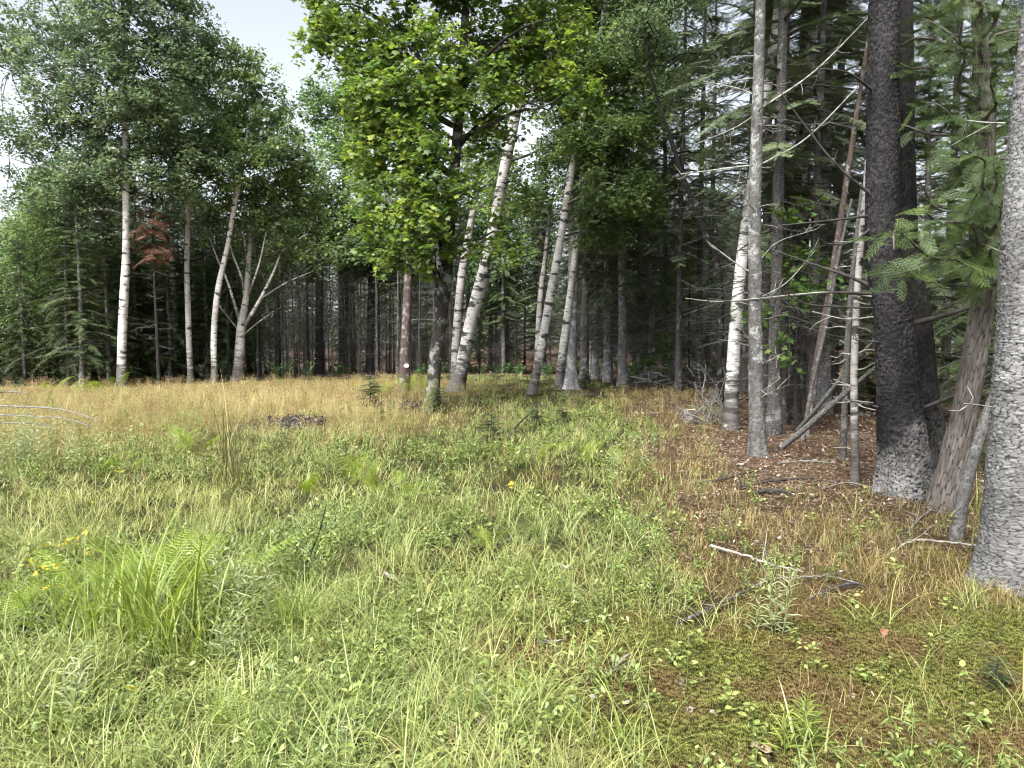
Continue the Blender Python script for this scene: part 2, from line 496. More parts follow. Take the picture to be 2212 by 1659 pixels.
M['far_leaf'] = leaf_mat('far_leaf', [(.1, (0.063, 0.114, 0.044)), (.5, (0.114, 0.194, 0.068)), (.9, (0.177, 0.268, 0.094))], .35)
M['understory_leaf'] = leaf_mat('understory_leaf', [(.1, (0.055, 0.110, 0.025)), (.5, (0.103, 0.186, 0.039)), (.9, (0.179, 0.262, 0.062))], .45)
M['spruce_needle'] = leaf_mat('spruce_needle', [(.1, (0.035, 0.054, 0.022)), (.5, (0.065, 0.092, 0.037)), (.9, (0.119, 0.150, 0.055))], .12, rough=.6, spec=.2)
M['grey_needle'] = leaf_mat('grey_green_needle', [(.1, (0.053, 0.075, 0.039)), (.5, (0.100, 0.132, 0.069)), (.9, (0.171, 0.207, 0.105))], .12, rough=.6, spec=.2)
M['cedar_leaf'] = leaf_mat('cedar_leaf', [(.1, (0.022, 0.037, 0.009)), (.5, (0.039, 0.061, 0.014)), (.9, (0.075, 0.102, 0.025))], .25, rough=.55)
M['cedar_frond'] = leaf_mat('cedar_frond', [(.1, (0.033, 0.060, 0.012)), (.5, (0.059, 0.100, 0.019)), (.9, (0.112, 0.166, 0.035))], .15, rough=.55)
M['rust_needle'] = leaf_mat('rust_needle', [(.1, (.07, .025, .012)), (.5, (.13, .05, .028)), (.9, (.19, .085, .05))], .2)
M['bare_twig'] = leaf_mat('bare_twig', [(.1, (.035, .032, .028)), (.5, (.075, .07, .062)), (.9, (.15, .145, .13))], .0)

M['thicket_bark'] = rough_bark('thicket_bark', (.02, .018, .017), (.075, .069, .066), (.15, .142, .137), 30, 30, .3, (.2, .205, .2))

# ------------------------------------------------------------------ ground
def zone_litter(x, y):
    """bare needle and leaf litter under the trees"""
    n = fnoise(x, y, 1.6, 21) - .5
    edge = 2.0 + .30 * (np.maximum(y, 8.6) - 8.6) + 1.2 * n
    a = sstep(-.3, .5, x - edge) * sstep(7.3, 8.2, y + .8 * n)
    b = sstep(25.5, 27.5, y + 2 * n - 6 * np.exp(-((x + 1.5) / 4.5) ** 2))      # the mown strip runs on between the trees
    return np.maximum(a, b)
def zone_moss(x, y):
    n = fnoise(x, y, .9, 31) - .5
    return sstep(-.35, .45, x + 1.1 * n - .15) * sstep(5.0, 4.2, y + 1.2 * n)
def zone_red(x, y):
    """rusty dry moss and needles at the near right corner"""
    n = fnoise(x, y, .5, 41) - .5
    return sstep(.8, 1.7, x + 1.6 * n) * sstep(4.6, 3.9, y + .8 * n)
def zone_dry(x, y):
    """thin brownish wood grass before the right-hand trees"""
    n = fnoise(x, y, 1.1, 51) - .5
    return sstep(.4, 1.3, x - .1 * y + .3 + 1.2 * n) * sstep(4.1, 4.8, y + n)
def zone_straw(x, y):
    """ripe tawny meadow grass on the far side of the clearing"""
    n = fnoise(x, y, 2.2, 61) - .5
    s = sstep(9.0, 13.5, y + 4 * n - .25 * np.clip(x + 4, -6, 6)) * sstep(.3, -2.5, x + 2.5 * n)
    return s * sstep(27.5, 25.5, y)

def axis(a, b, step, far, grow=1.22):
    mid = list(np.arange(a, b + 1e-6, step)); lo, hi = [], []
    d, p = step, a
    while p > -far: d *= grow; p -= d; lo.append(p)
    d, p = step, b
    while p < far: d *= grow; p += d; hi.append(p)
    return np.array(lo[::-1] + mid + hi)
gx = axis(-18, 18, .16, 420); gy = axis(1.0, 34, .16, 420)
GX, GY = np.meshgrid(gx, gy)
GZ = ground_z(GX, GY) - .0
V = np.stack([GX, GY, GZ], -1).reshape(-1, 3)
nx_, ny_ = len(gx), len(gy)
ii = (np.arange(ny_ - 1)[:, None] * nx_ + np.arange(nx_ - 1)[None, :]).ravel()
Q = np.stack([ii, ii + 1, ii + nx_ + 1, ii + nx_], -1)
fx, fy = V[:, 0], V[:, 1]
m, t, n, l, bs = nt('soil_and_litter')
geo = n.new('ShaderNodeNewGeometry')
z1 = noise(n, l, geo.outputs['Position'], 9, 6, .7); z2 = noise(n, l, geo.outputs['Position'], 60, 4, .7); z3 = noise(n, l, geo.outputs['Position'], 1.2, 4, .6)
soil = ramp(n, l, z2, [(.3, (.014, .011, .008)), (.55, (.04, .031, .021)), (.75, (.085, .068, .047))]).outputs[0]
green = ramp(n, l, z1, [(.3, (.018, .022, .008)), (.6, (.045, .05, .015)), (.8, (.09, .075, .035))]).outputs[0]
lit = ramp(n, l, z2, [(.28, (.03, .018, .012)), (.5, (.085, .05, .033)), (.72, (.19, .13, .09))]).outputs[0]
red = ramp(n, l, z2, [(.3, (.035, .016, .01)), (.55, (.10, .045, .026)), (.75, (.17, .09, .05))]).outputs[0]
straw = ramp(n, l, z1, [(.3, (.08, .06, .025)), (.7, (.20, .15, .06))]).outputs[0]
c = mixc(n, l, ramp(n, l, z3, [(.35, (.3,) * 3), (.65, (.9,) * 3)]).outputs[0], soil, green)
for an, cc in (('straw', straw), ('litter', lit), ('red', red)):
    c = mixc(n, l, N(n, 'ShaderNodeAttribute', attribute_name=an).outputs['Fac'], c, cc)
l.new(c, bs.inputs['Base Color']); bs.inputs['Roughness'].default_value = .95; bs.inputs['Specular IOR Level'].default_value = .1
bump(n, l, bs, math_n(n, l, 'ADD', z1, z2), .03, .9)
M['ground'] = m
me = mesh_np('ground', V, Q, None, None, [M['ground']], True, {'straw': zone_straw(fx, fy), 'litter': np.maximum(zone_litter(fx, fy), .55 * zone_dry(fx, fy)), 'red': zone_red(fx, fy)})
tag(obj('ground', me), 'uneven clearing floor of soil, moss and needle litter', 'ground', kind='structure')

# ------------------------------------------------------------------ tree builders
def trunk_points(pts, D=None, sink=.25, lean=0.0):
    """picture points (px, py, width) of a stem -> points and radii in the place, from the foot upward"""
    px, py, w = pts[0]
    b = on_ground(px, py) if D is None else None
    if b is None:
        b = at(px, py, D); b[2] = float(ground_z(b[0], b[1]))
    D0 = b[1]
    P, R = [b], [w / 2 * D0 / F]
    for px, py, w in pts[1:]:
        q = at(px, py, D0); q = at(px, py, D0 + lean * max(0, q[2] - b[2]))
        P.append(q); R.append(w / 2 * q[1] / F)
    d = P[1] - P[0]; d /= np.linalg.norm(d)
    P.insert(0, P[0] - d * sink); R.insert(0, R[0] * 1.05)
    return np.array(P), np.array(R), b

def trunk_mesh(P, R, base, mats, seg=14, step=.25, flare=.45, wob=.04, seed=1, plates=None, fine_z=None):
    """a stem with a flared, lobed foot; plates = (width, height, depth) of bark plates cut into the mesh"""
    C, r = catmull(P, R, step)
    if fine_z is not None:                                     # full detail only where the bark is near the eye
        k = np.nonzero((C[:, 2] < fine_z) | (np.arange(len(C)) % 14 == 0))[0]; C, r = C[k], r[k]
    s = np.concatenate([[0], np.cumsum(np.linalg.norm(np.diff(C, axis=0), axis=1))]) - .25
    a = np.linspace(0, 2 * math.pi, seg + 1)
    rng = np.random.default_rng(seed)
    ph = rng.uniform(0, 6.28, 3)
    lob = .5 + .5 * np.cos(4 * a + ph[0]) * .6 + .2 * np.cos(7 * a + ph[1])
    Rm = r[:, None] * (1 + flare * np.exp(-np.maximum(s, 0) / .22)[:, None] * (.35 + lob[None, :]))
    Rm = Rm * (1 + wob * (np.cos(2 * a[None, :] + s[:, None] * 1.7 + ph[2]) + .7 * np.cos(3 * a[None, :] - s[:, None] * 2.9 + ph[1])))
    attrs = None
    if plates:
        pw, phh, dep = plates
        nu = max(5, int(round(2 * math.pi * r.mean() / pw)))
        U = np.broadcast_to(a[None, :] / (2 * math.pi) * nu, Rm.shape); Vv = np.broadcast_to(s[:, None] / phh, Rm.shape)
        wu = U + .45 * (vnoise(U * 1.0, Vv, 1.3, seed) - .5); wv = Vv + .6 * (vnoise(np.cos(a)[None, :] * nu / 4 + 0 * Vv, Vv, .9, seed + 3) - .5)
        edge, idr = worley(wu, wv, nu, seed)
        k = np.clip(edge / .22, 0, 1)
        Rm = Rm + dep * (k * (.45 + .75 * idr) - .5)
        attrs = {'crack': np.clip(edge * 2.2, 0, 1).ravel(), 'plate': idr.ravel()}
    V, Q, uv = tube(C, Rm, seg)
    uv[:, 1] -= .25
    return mesh_np('trunk', V - base, Q, None, uv, mats, True, attrs)

def limb_geo(g, P, R, seg=5, step=.18, tint=.5, m=0):
    C, r = catmull(P, R, step)
    V, Q, uv = tube(C, r, seg)
    g.add(V, Q, tint, uv, m)
    return C, r

def crooked(a, b, rng, k=.06, n=3, sag=0.0):
    """points of a limb from a to b, not quite straight"""
    t = np.linspace(0, 1, n + 2)[:, None]
    P = a + (b - a) * t
    L = np.linalg.norm(b - a)
    P[1:-1] += rng.normal(0, k * L, (n, 3))
    P[:, 2] += sag * L * np.sin(t[:, 0] * math.pi)
    return P

def broadleaf(name, label, cat, group, pts, blobs, bark, leaf, tmpl, size, D=None, lean=0.0, cover=1.3, seed=1, flare=.45, seg=14, droop=.0,
              limbs=True, clump=.34, twig_r=1.0, twig='dark_twig', depth=.85, extra_leaves=0, stemgeo=None):
    rng = np.random.default_rng(seed)
    P, R, base = trunk_points(pts, D, lean=lean)
    root = empty(name, base, label, cat, group)
    child('trunk', trunk_mesh(P, R, base, [bark], seg, .22, flare, seed=seed), root)
    C, rad = catmull(P, R, .25)
    tw = Geo(); LP, LN, LS, LT = [], [], [], []
    larea = {4: .34, 7: .3}.get(len(tmpl[0]), .5) * size * size * .55
    for bi, bl in enumerate(blobs):
        bx, by, rx, rz = bl[:4]
        Db = base[1] + (bl[4] if len(bl) > 4 else rng.uniform(-.8, .8)); dens = bl[5] if len(bl) > 5 else 1.0
        c = at(bx, by, Db); rx, rz = rx * Db / F, rz * Db / F; ry = depth * .5 * (rx + rz)
        # the limb that carries this mass of leaves
        low = C[C[:, 2] < c[2] - .35 * abs(c[0] - C[len(C) // 2, 0]) + .1]
        k = len(low) - 1 if len(low) > 3 else 3
        k = min(max(k, int(.12 * len(C))), len(C) - 1)
        a = C[k]
        if limbs and np.linalg.norm(c - a) > .5:
            g = Geo(); r0 = min(.55 * rad[k], .012 + .02 * np.linalg.norm(c - a))
            limb_geo(g, crooked(a, c, rng, .05, 3, .06), np.linspace(r0, .012, 5), 6, .25)
            child('limb', g.mesh('limb', [bark], True, base), root)
        ncl = int(max(6, dens * 3.4 * rx * rz / (clump * clump)))
        q = rng.normal(0, 1, (ncl, 3)); q /= np.linalg.norm(q, axis=1)[:, None]
        q *= rng.uniform(.05, 1, (ncl, 1)) ** .42
        cl = c + q * [rx, ry, rz]
        nper = int(dens * cover * math.pi * rx * rz / larea / ncl)
        # every clump is a hanging spray: a twig with its leaves along it
        out = (cl - c) / (np.linalg.norm(cl - c, axis=1)[:, None] + 1e-6)
        sd = out * .8 + rng.normal(0, .45, (ncl, 3)); sd[:, 2] -= .25 + droop; sd /= np.linalg.norm(sd, axis=1)[:, None]
        sl = clump * rng.uniform(1.2, 2.8, ncl)
        for j in range(ncl):
            a0, a1 = cl[j] - sd[j] * sl[j] * .5, cl[j] + sd[j] * sl[j] * .5
            Vt, Qt, _u = tube(np.array([a0, cl[j] + rng.normal(0, .04, 3) + [0, 0, .05 * sl[j]], a1]), np.array([.007, .0045, .002]) * (1 + .2 * size / .1) * twig_r, 3); tw.add(Vt, Qt, .5)
            if j % 3 == 0:
                st = c + (a0 - c) * rng.uniform(0, .35)
                limb_geo(tw, crooked(st, a0, rng, .09, 1, .05), np.array([.011, .008, .006]) * (1 + rx * .3) * twig_r, 3, .5)
        if nper > 0:
            cid = np.repeat(np.arange(ncl), nper)
            tt_ = rng.uniform(-.5, .55, len(cid))
            off = sd[cid] * (tt_ * sl[cid])[:, None] + rng.normal(0, .36 * clump, (len(cid), 3)) * [1, 1, .7]
            off[:, 2] -= .3 * droop * np.abs(tt_) * sl[cid]
            pos = cl[cid] + off
            ct = rng.normal(.5, .16, ncl)
            LP.append(pos); LT.append(ct[cid] + rng.normal(0, .16, len(cid)))
            nr = rng.normal(0, .75, (len(cid), 3)); nr[:, 2] = np.abs(nr[:, 2]) + .55; nr[:, 1] -= .15
            LN.append(nr); LS.append(size * np.clip(rng.lognormal(0, .28, len(cid)), .45, 1.7))
    LP, LN, LS, LT = np.concatenate(LP), np.concatenate(LN), np.concatenate(LS), np.concatenate(LT)
    if extra_leaves:                                           # the leaves that show largest are pieces of their own
        pick = rng.permutation(np.nonzero((LP[:, 1] < base[1] + .3) & (LP[:, 2] < 7.5) & (LP[:, 0] < base[0] + .6))[0])[:extra_leaves]
        lm = [mesh_np('leaf', tmpl[0], tmpl[1], np.full(len(tmpl[0]), t_), None, [leaf]) for t_ in (.25, .45, .6, .8)]
        Mx = rot_from(LN[pick], rng.uniform(0, 6.28, len(pick)))
        from mathutils import Matrix
        for q, i in enumerate(pick):
            o = child('leaf', lm[q % 4], root)
            o.matrix_local = Matrix.Translation(Vector(LP[i] - base)) @ Matrix(Mx[q].tolist()).to_4x4() @ Matrix.Scale(float(LS[i]), 4)
        keep = np.ones(len(LP), bool); keep[pick] = False
        LP, LN, LS, LT = LP[keep], LN[keep], LS[keep], LT[keep]
    V, Fc = stamp(tmpl[0], tmpl[1], LP - base, rot_from(LN, rng.uniform(0, 6.28, len(LP))), LS)
    child('crown', mesh_np('crown', V, Fc, np.repeat(LT, len(tmpl[0])), None, [leaf]), root, 'stuff')
    if tw.n: child('twigs', tw.mesh('twigs', [M[twig]], True, base), root, 'stuff')
    return root, C, rad, base

def conifer_parts(h, r0, crown_base, rmax, seed, bark, needle, dead='bare_twig', dead_n=60, dead_from=.8, spacing=.36, per=5, twl=.30, droop=.35, bare=1.0, bend=.15, dead_len=1.1, tw_step=.085, irr=.25):
    """trunk, crown and dead lower branches of a spruce or fir standing at the origin"""
    rng = np.random.default_rng(seed)
    zz = np.linspace(-.25, h, 9)
    P = np.stack([bend * np.sin(zz / h * 3 + seed) * (zz / h), bend * np.cos(zz / h * 2.3 + seed) * (zz / h), zz], -1)
    R = r0 * np.clip(1 - zz / (h * 1.02), .03, 1.1) ** .85
    tm = trunk_mesh(P, R, np.zeros(3), [bark], 10, .4, .5, seed=seed)
    C, rad = catmull(P, R, .2)
    def stem_at(z): return np.array([np.interp(z, C[:, 2], C[:, i]) for i in range(3)])
    pos, dirs, tl, tt, nrm = [], [], [], [], []
    bg_ = Geo()
    z = crown_base
    while z < h - .15:
        f = (z - crown_base) / (h - crown_base)
        for _ in range(per if f < .85 else 3):
            phi = rng.uniform(0, 6.28)
            L = rmax * (min(1, .55 + f * 3) if f < .15 else 1) * (1 - f) ** .75 * rng.uniform(.9 - irr, .9 + irr) + .12
            a = stem_at(z + rng.uniform(-.15, .15))
            u = np.array([math.cos(phi), math.sin(phi), 0])
            n_ = max(3, int(L / .3)); t = np.linspace(0, 1, n_ + 1)
            rise = rng.uniform(.05, .3) + .45 * f; dr = droop * rng.uniform(.7, 1.4) * (1 - .6 * f) + rise
            B = a + np.outer(t * L, u) + np.outer(L * (rise * t - dr * t ** 2 * 1.0 + .12 * t ** 4), [0, 0, 1])
            Vb, Qb, uvb = tube(B, np.linspace(.008 + .011 * L, .003, n_ + 1), 3)
            bg_.add(Vb, Qb, rng.uniform(.2, .7))
            k = max(4, int(L / tw_step)); ts = np.concatenate([np.linspace(.12, 1, k), np.linspace(.12, 1, k), [1.0]])
            sd = np.concatenate([np.ones(k), -np.ones(k), [0]])
            pp = np.stack([np.interp(ts, t, B[:, i]) for i in range(3)], -1)
            tg = np.stack([np.interp(ts, t, np.gradient(B[:, i])) for i in range(3)], -1); tg /= np.linalg.norm(tg, axis=1)[:, None]
            sv = np.cross(tg, [0, 0, 1.0]); sv /= np.linalg.norm(sv, axis=1)[:, None] + 1e-6
            ang = rng.uniform(.7, 1.15, len(ts)) * (sd != 0)
            d = tg * np.cos(ang)[:, None] + sv * (sd * np.sin(ang))[:, None]
            d[:, 2] -= rng.uniform(.05, .55, len(ts)) * (.4 + droop)
            keep = rng.random(len(ts)) < bare
            pos.append(pp[keep]); dirs.append(d[keep]); tl.append((twl * (.55 + .6 * (1 - ts)) * rng.uniform(.7, 1.25, len(ts)))[keep])
            bt = rng.normal(.5, .17); tt.append(np.full(keep.sum(), bt) + rng.normal(0, .12, keep.sum()))
            nrm.append(np.cross(sv, tg)[keep] + rng.normal(0, .35, (keep.sum(), 3)))
        z += spacing * rng.uniform(.75, 1.25)
    pos, dirs, tl, tt, nrm = map(np.concatenate, (pos, dirs, tl, tt, nrm))
    y = dirs / np.linalg.norm(dirs, axis=1)[:, None]
    x = np.cross(y, nrm); x /= np.linalg.norm(x, axis=1)[:, None] + 1e-6
    Mx = np.stack([x, y, np.cross(x, y)], -1)
    V, Fc = stamp(*NEEDLE_TWIG, pos, Mx, tl)
    g = Geo(); g.add(V, Fc, np.repeat(tt, len(NEEDLE_TWIG[0]))); 
    Vb = np.concatenate(bg_.V); g.add(Vb, np.concatenate(bg_.Fc), np.concatenate(bg_.T), m=1)
    cm = g.mesh('crown', [needle, M[dead]])
    dm = None
    if dead_n:
        dg = Geo()
        for _ in range(dead_n):
            z = rng.uniform(dead_from, crown_base + 1.2); phi = rng.uniform(0, 6.28)
            L = dead_len * rng.uniform(.25, 1.2) * min(1, .45 + z / 4); a = stem_at(z)
            u = np.array([math.cos(phi), math.sin(phi), rng.uniform(-.25, .3)])
            e = a + u * L; e[2] -= .12 * L * L
            B = crooked(a, e, rng, .04, 2)
            tcol = rng.normal(.5, .2)
            Vb, Qb, _u = tube(B, np.linspace(.006 + .006 * L, .0025, 4), 3); dg.add(Vb, Qb, tcol)
            for _k in range(int(3 + 6 * L)):
                t = rng.uniform(.2, 1); q = a + (e - a) * t
                w = rng.normal(0, 1, 3); w[2] = w[2] * .5 - .25; w = w / np.linalg.norm(w) + u * .6
                Vb, Qb, _u = tube(np.array([q, q + w * L * rng.uniform(.12, .32)]), [.0035, .0018], 3); dg.add(Vb, Qb, tcol)
        dm = dg.mesh('dead_twigs', [M[dead]])
    return tm, cm, dm

def conifer(name, label, cat, group, loc, parts, rz=0, s=1.0):
    root = empty(name, loc, label, cat, group, rz)
    root.scale = (s, s, s) if np.isscalar(s) else s
    child('trunk', parts[0], root)
    child('crown', parts[1], root, 'stuff')
    if parts[2] is not None: child(parts[2].name.split('.')[0], parts[2], root, 'stuff')
    return root

def leafy_parts(h, r0, cb, rmax, seed, bark, leaf, size=.12, ncl=260, per=60):
    """a small broadleaf tree at the origin: trunk, crown, twigs"""
    rng = np.random.default_rng(seed)
    zz = np.linspace(-.25, h * .95, 7); P = np.stack([.3 * np.sin(zz * .6 + seed), .3 * np.cos(zz * .5 + seed), zz], -1); P[:2, :2] *= .4
    R = r0 * np.clip(1 - zz / h, .05, 1)
    tm = trunk_mesh(P, R, np.zeros(3), [bark], 9, .4, .4, seed=seed)
    C, rad = catmull(P, R, .2)
    z = cb + (h - cb) * rng.random(ncl) ** .85; f = (z - cb) / (h - cb)
    lobes = 1 + .45 * np.sin(z * 2.1 + seed)
    rr = rmax * np.sin(np.clip(.18 + f * .8, 0, 1) * math.pi) ** .8 * rng.uniform(.15, 1, ncl) ** .5
    ph = rng.uniform(0, 6.28, ncl); rr *= .75 + .45 * vnoise(ph * 1.3, z, 1.1, seed)
    st = np.stack([np.interp(z, C[:, 2], C[:, i]) for i in range(2)], -1)
    cl = np.stack([st[:, 0] + rr * np.cos(ph), st[:, 1] + rr * np.sin(ph), z], -1)
    g = Geo()
    for j in range(0, ncl, 3):
        k = int(np.argmin(np.abs(C[:, 2] - max(cb * .8, z[j] - .6 * rr[j])))); limb_geo(g, crooked(C[k], cl[j], rng, .06, 1, .05), [.004 + .010 * rr[j], .008, .003], 3, .6)
    cid = np.repeat(np.arange(ncl), per); off = rng.normal(0, .3, (len(cid), 3)) * [1, 1, .6]
    nr = rng.normal(0, .75, (len(cid), 3)); nr[:, 2] = np.abs(nr[:, 2]) + .5
    V, Fc = stamp(*BIRCH_LEAF, cl[cid] + off, rot_from(nr, rng.uniform(0, 6.28, len(cid))), size * rng.uniform(.65, 1.25, len(cid)))
    T = np.repeat((rng.normal(.5, .17, ncl)[cid] + rng.normal(0, .15, len(cid))), 4)
    return tm, mesh_np('crown', V, Fc, T, None, [leaf]), g.mesh('twigs', [M['dark_twig']])

# ------------------------------------------------------------------ the named trees
B1, B2, B3 = M['birch'], M['birch_dark'], M['birch_grey']
bl, bc = M['birch_leaf'], M['birch_leaf_cool']
G_left = 'white birches along the far edge of the clearing'
broadleaf('birch_tree', 'tall white birch at the left end, thickest of the left group, base in tawny grass', 'tree', G_left,
    [(262, 835, 20), (265, 700, 18.4), (272, 560, 16.8), (273, 430, 15.2), (270, 250, 11.2), (266, 0, 8), (268, -250, 4)],
    [(270, 40, 150, 110), (170, 130, 130, 110, -.5, .75), (330, 170, 150, 110), (250, 250, 170, 90), (130, 280, 110, 80, .4, .8), (320, 330, 150, 80), (90, 60, 110, 110, .3, .55),
     (230, 380, 130, 60), (390, 70, 75, 120, .5), (20, 150, 110, 170, 0, .5), (20, 340, 90, 110, .3, .45), (280, -120, 170, 110), (120, -110, 130, 120, 0, .6), (330, 420, 110, 40, .5, .8), (180, 430, 110, 50, .6, .8), (250, 500, 60, 40, .4, .5)],
    B1, bc, BIRCH_LEAF, .105, seed=11, cover=1.35, droop=.25)
broadleaf('birch_tree', 'slim pale birch just behind and beside the rust-brown dead conifer', 'tree', G_left,
    [(378, 822, 12.8), (375, 650, 11.9), (371, 500, 10.2), (370, 350, 8.5), (368, 150, 5.1)],
    [(385, 330, 90, 60), (360, 230, 100, 80), (400, 150, 70, 80), (400, 450, 80, 50, .5, .7), (350, 560, 60, 50, .6, .5)], B3, bc, BIRCH_LEAF, .11, D=29, seed=12)
broadleaf('birch_tree', 'slender straight white birch second from the forked one, narrow stem', 'tree', G_left,
    [(412, 826, 12.8), (407, 700, 11.9), (404, 560, 11), (409, 430, 10.2), (420, 250, 6.8), (430, 100, 3.4)],
    [(430, 200, 85, 110), (420, 320, 100, 70), (480, 260, 70, 80), (470, 380, 80, 50), (440, 110, 60, 60), (450, 470, 60, 50, .6, .6)], B1, bl, BIRCH_LEAF, .11, D=25.5, seed=13)
broadleaf('birch_tree', 'white birch leaning to the right with one long side limb, beside the forked birch', 'tree', G_left,
    [(464, 828, 13.6), (462, 720, 12.8), (472, 620, 11.9), (492, 530, 11), (511, 420, 10.2), (530, 320, 7.6), (548, 180, 4.2)],
    [(530, 260, 85, 80), (555, 180, 55, 60), (580, 320, 90, 70), (500, 350, 80, 60), (620, 270, 45, 60), (520, 120, 40, 50), (640, 330, 45, 40)], B1, bl, BIRCH_LEAF, .11, D=25, seed=14)
root, C, rad, base = broadleaf('forked_birch_tree', 'low-forked white birch with spreading bare candelabra limbs', 'tree', G_left,
    [(514, 828, 22.9), (518, 760, 21.2), (522, 700, 18.7), (532, 640, 13.6), (538, 560, 10.2), (545, 470, 7.6), (555, 380, 5.1)],
    [(600, 420, 100, 60), (540, 430, 80, 60), (650, 400, 60, 60), (610, 340, 80, 60), (660, 470, 50, 45), (590, 490, 60, 30, 0, .6), (480, 500, 50, 50, .5, .5), (650, 540, 60, 40, .4, .6), (560, 560, 60, 50, .7, .4), (470, 490, 40, 40, -.3, .6), (625, 500, 45, 35, -.4, .7), (540, 470, 60, 40, -.5, .6), (690, 560, 40, 25, 0, .5)], B3, bl, BIRCH_LEAF, .11, D=26, seed=15, limbs=False)
for k, pl in enumerate([[(520, 700, 12), (492, 610, 9), (470, 560, 7), (452, 510, 5)], [(530, 650, 12), (522, 600, 10), (500, 540, 8), (488, 470, 5)],
                        [(524, 712, 16), (560, 650, 13), (590, 590, 11), (608, 545, 9), (628, 520, 6)], [(565, 645, 8), (620, 610, 6), (690, 580, 3)],
                        [(536, 640, 9), (560, 570, 8), (575, 500, 6)], [(520, 718, 8), (496, 690, 6), (470, 655, 4)], [(528, 722, 7), (560, 695, 5), (592, 672, 3)],
                        [(540, 560, 8), (566, 500, 6), (580, 440, 4)], [(606, 548, 6), (640, 520, 4), (665, 505, 3)], [(538, 600, 8), (528, 520, 7), (520, 440, 5)]]):
    g = Geo(); dd = (-.5 + .37 * (k % 4))
    pp = np.array([at(x, y, base[1] + dd * i / (len(pl) - 1)) for i, (x, y, w) in enumerate(pl)])
    limb_geo(g, pp, np.array([w * (.33 - .16 * i / (len(pl) - 1)) * base[1] / F for i, (x, y, w) in enumerate(pl)]), 7, .2)
    C_, r_ = catmull(pp, np.ones(len(pp)), .15)
    for _ in range(9):                                         # fine side twigs toward the tips
        i_ = RNG.integers(len(C_) // 3, len(C_)); w_ = RNG.normal(0, 1, 3); w_[2] = abs(w_[2]) + .3; w_ /= np.linalg.norm(w_)
        limb_geo(g, crooked(C_[i_], C_[i_] + w_ * RNG.uniform(.3, .9), RNG, .08, 1), [.012, .008, .004], 4, .2)
    child('limb', g.mesh('limb', [B1], True, base), root)

# the maple and the leaning birches in the middle
ml = M['maple_leaf']
root, C, rad, base = broadleaf('maple_tree', 'bright green maple with dark lichened trunk in the middle of the clearing', 'tree', None,
    [(932, 888, 32), (938, 800, 29.6), (950, 700, 28), (964, 590, 26.4), (972, 470, 24.8), (985, 330, 22.4), (996, 200, 20), (1003, 80, 17.6), (1012, -120, 12.8), (1020, -320, 6.4)],
    [(850, 470, 95, 95, -.6), (800, 400, 60, 80, -.3), (840, 330, 95, 70, .5), (880, 560, 70, 35, -.8), (815, 545, 45, 30, -.6), (925, 400, 75, 90, -.7), (820, 240, 70, 60, -.2), (900, 240, 90, 70, .4),
     (790, 180, 70, 60, -.5), (860, 190, 80, 60, -.9), (930, 300, 60, 70, -1.0), (880, 310, 70, 60, -.9), (900, 480, 70, 70, -1.0), (790, 300, 50, 60, -.4), (940, 210, 60, 60, -1.0), (700, 90, 60, 50, -.2), (760, 90, 85, 80, -.3), (850, 100, 110, 90, .6), (930, 130, 90, 80, -.8), (700, 30, 60, 50, 0), (1080, 90, 110, 80, .5), (1030, 190, 90, 60, -.4), (1130, 170, 100, 65, .4, .8), (1190, 90, 100, 80, 0, .8),
     (1050, 300, 60, 60, .3, .7), (1010, 420, 60, 60, -.5, .8), (1105, 500, 45, 55, .2, .8), (1010, 540, 60, 30, -.3, .7), (1230, 200, 80, 60, -.2, .7),
     (800, -60, 150, 80), (950, -60, 160, 90), (1120, -60, 150, 90), (900, -220, 200, 110), (1080, -220, 180, 110)],
    M['maple_bark'], ml, MAPLE_LEAF, .085, seed=21, cover=1.5, flare=.6, seg=20, clump=.21, extra_leaves=300)
for pl in [[(962, 600, 9), (940, 480, 7), (890, 380, 4), (850, 330, 2)], [(958, 610, 8), (915, 540, 6), (850, 470, 4), (800, 420, 2)], [(966, 560, 8), (960, 450, 6), (945, 350, 3)],
           [(952, 640, 8), (930, 570, 6), (880, 530, 4), (800, 470, 2)], [(992, 270, 14), (950, 190, 9), (910, 130, 6), (880, 40, 3)], [(996, 200, 12), (1050, 120, 9), (1130, 60, 5), (1200, 40, 3)],
           [(984, 330, 9), (1040, 260, 7), (1110, 215, 5), (1190, 240, 3)]]:
    g = Geo(); k = RNG.uniform(-.6, .3)
    pp = np.array([at(x, y, base[1] + k * i / (len(pl) - 1)) for i, (x, y, w) in enumerate(pl)])
    limb_geo(g, pp, np.array([w / 2 * base[1] / F for x, y, w in pl]), 6, .2)
    child('limb', g.mesh('limb', [M['dark_bark']], True, base), root)

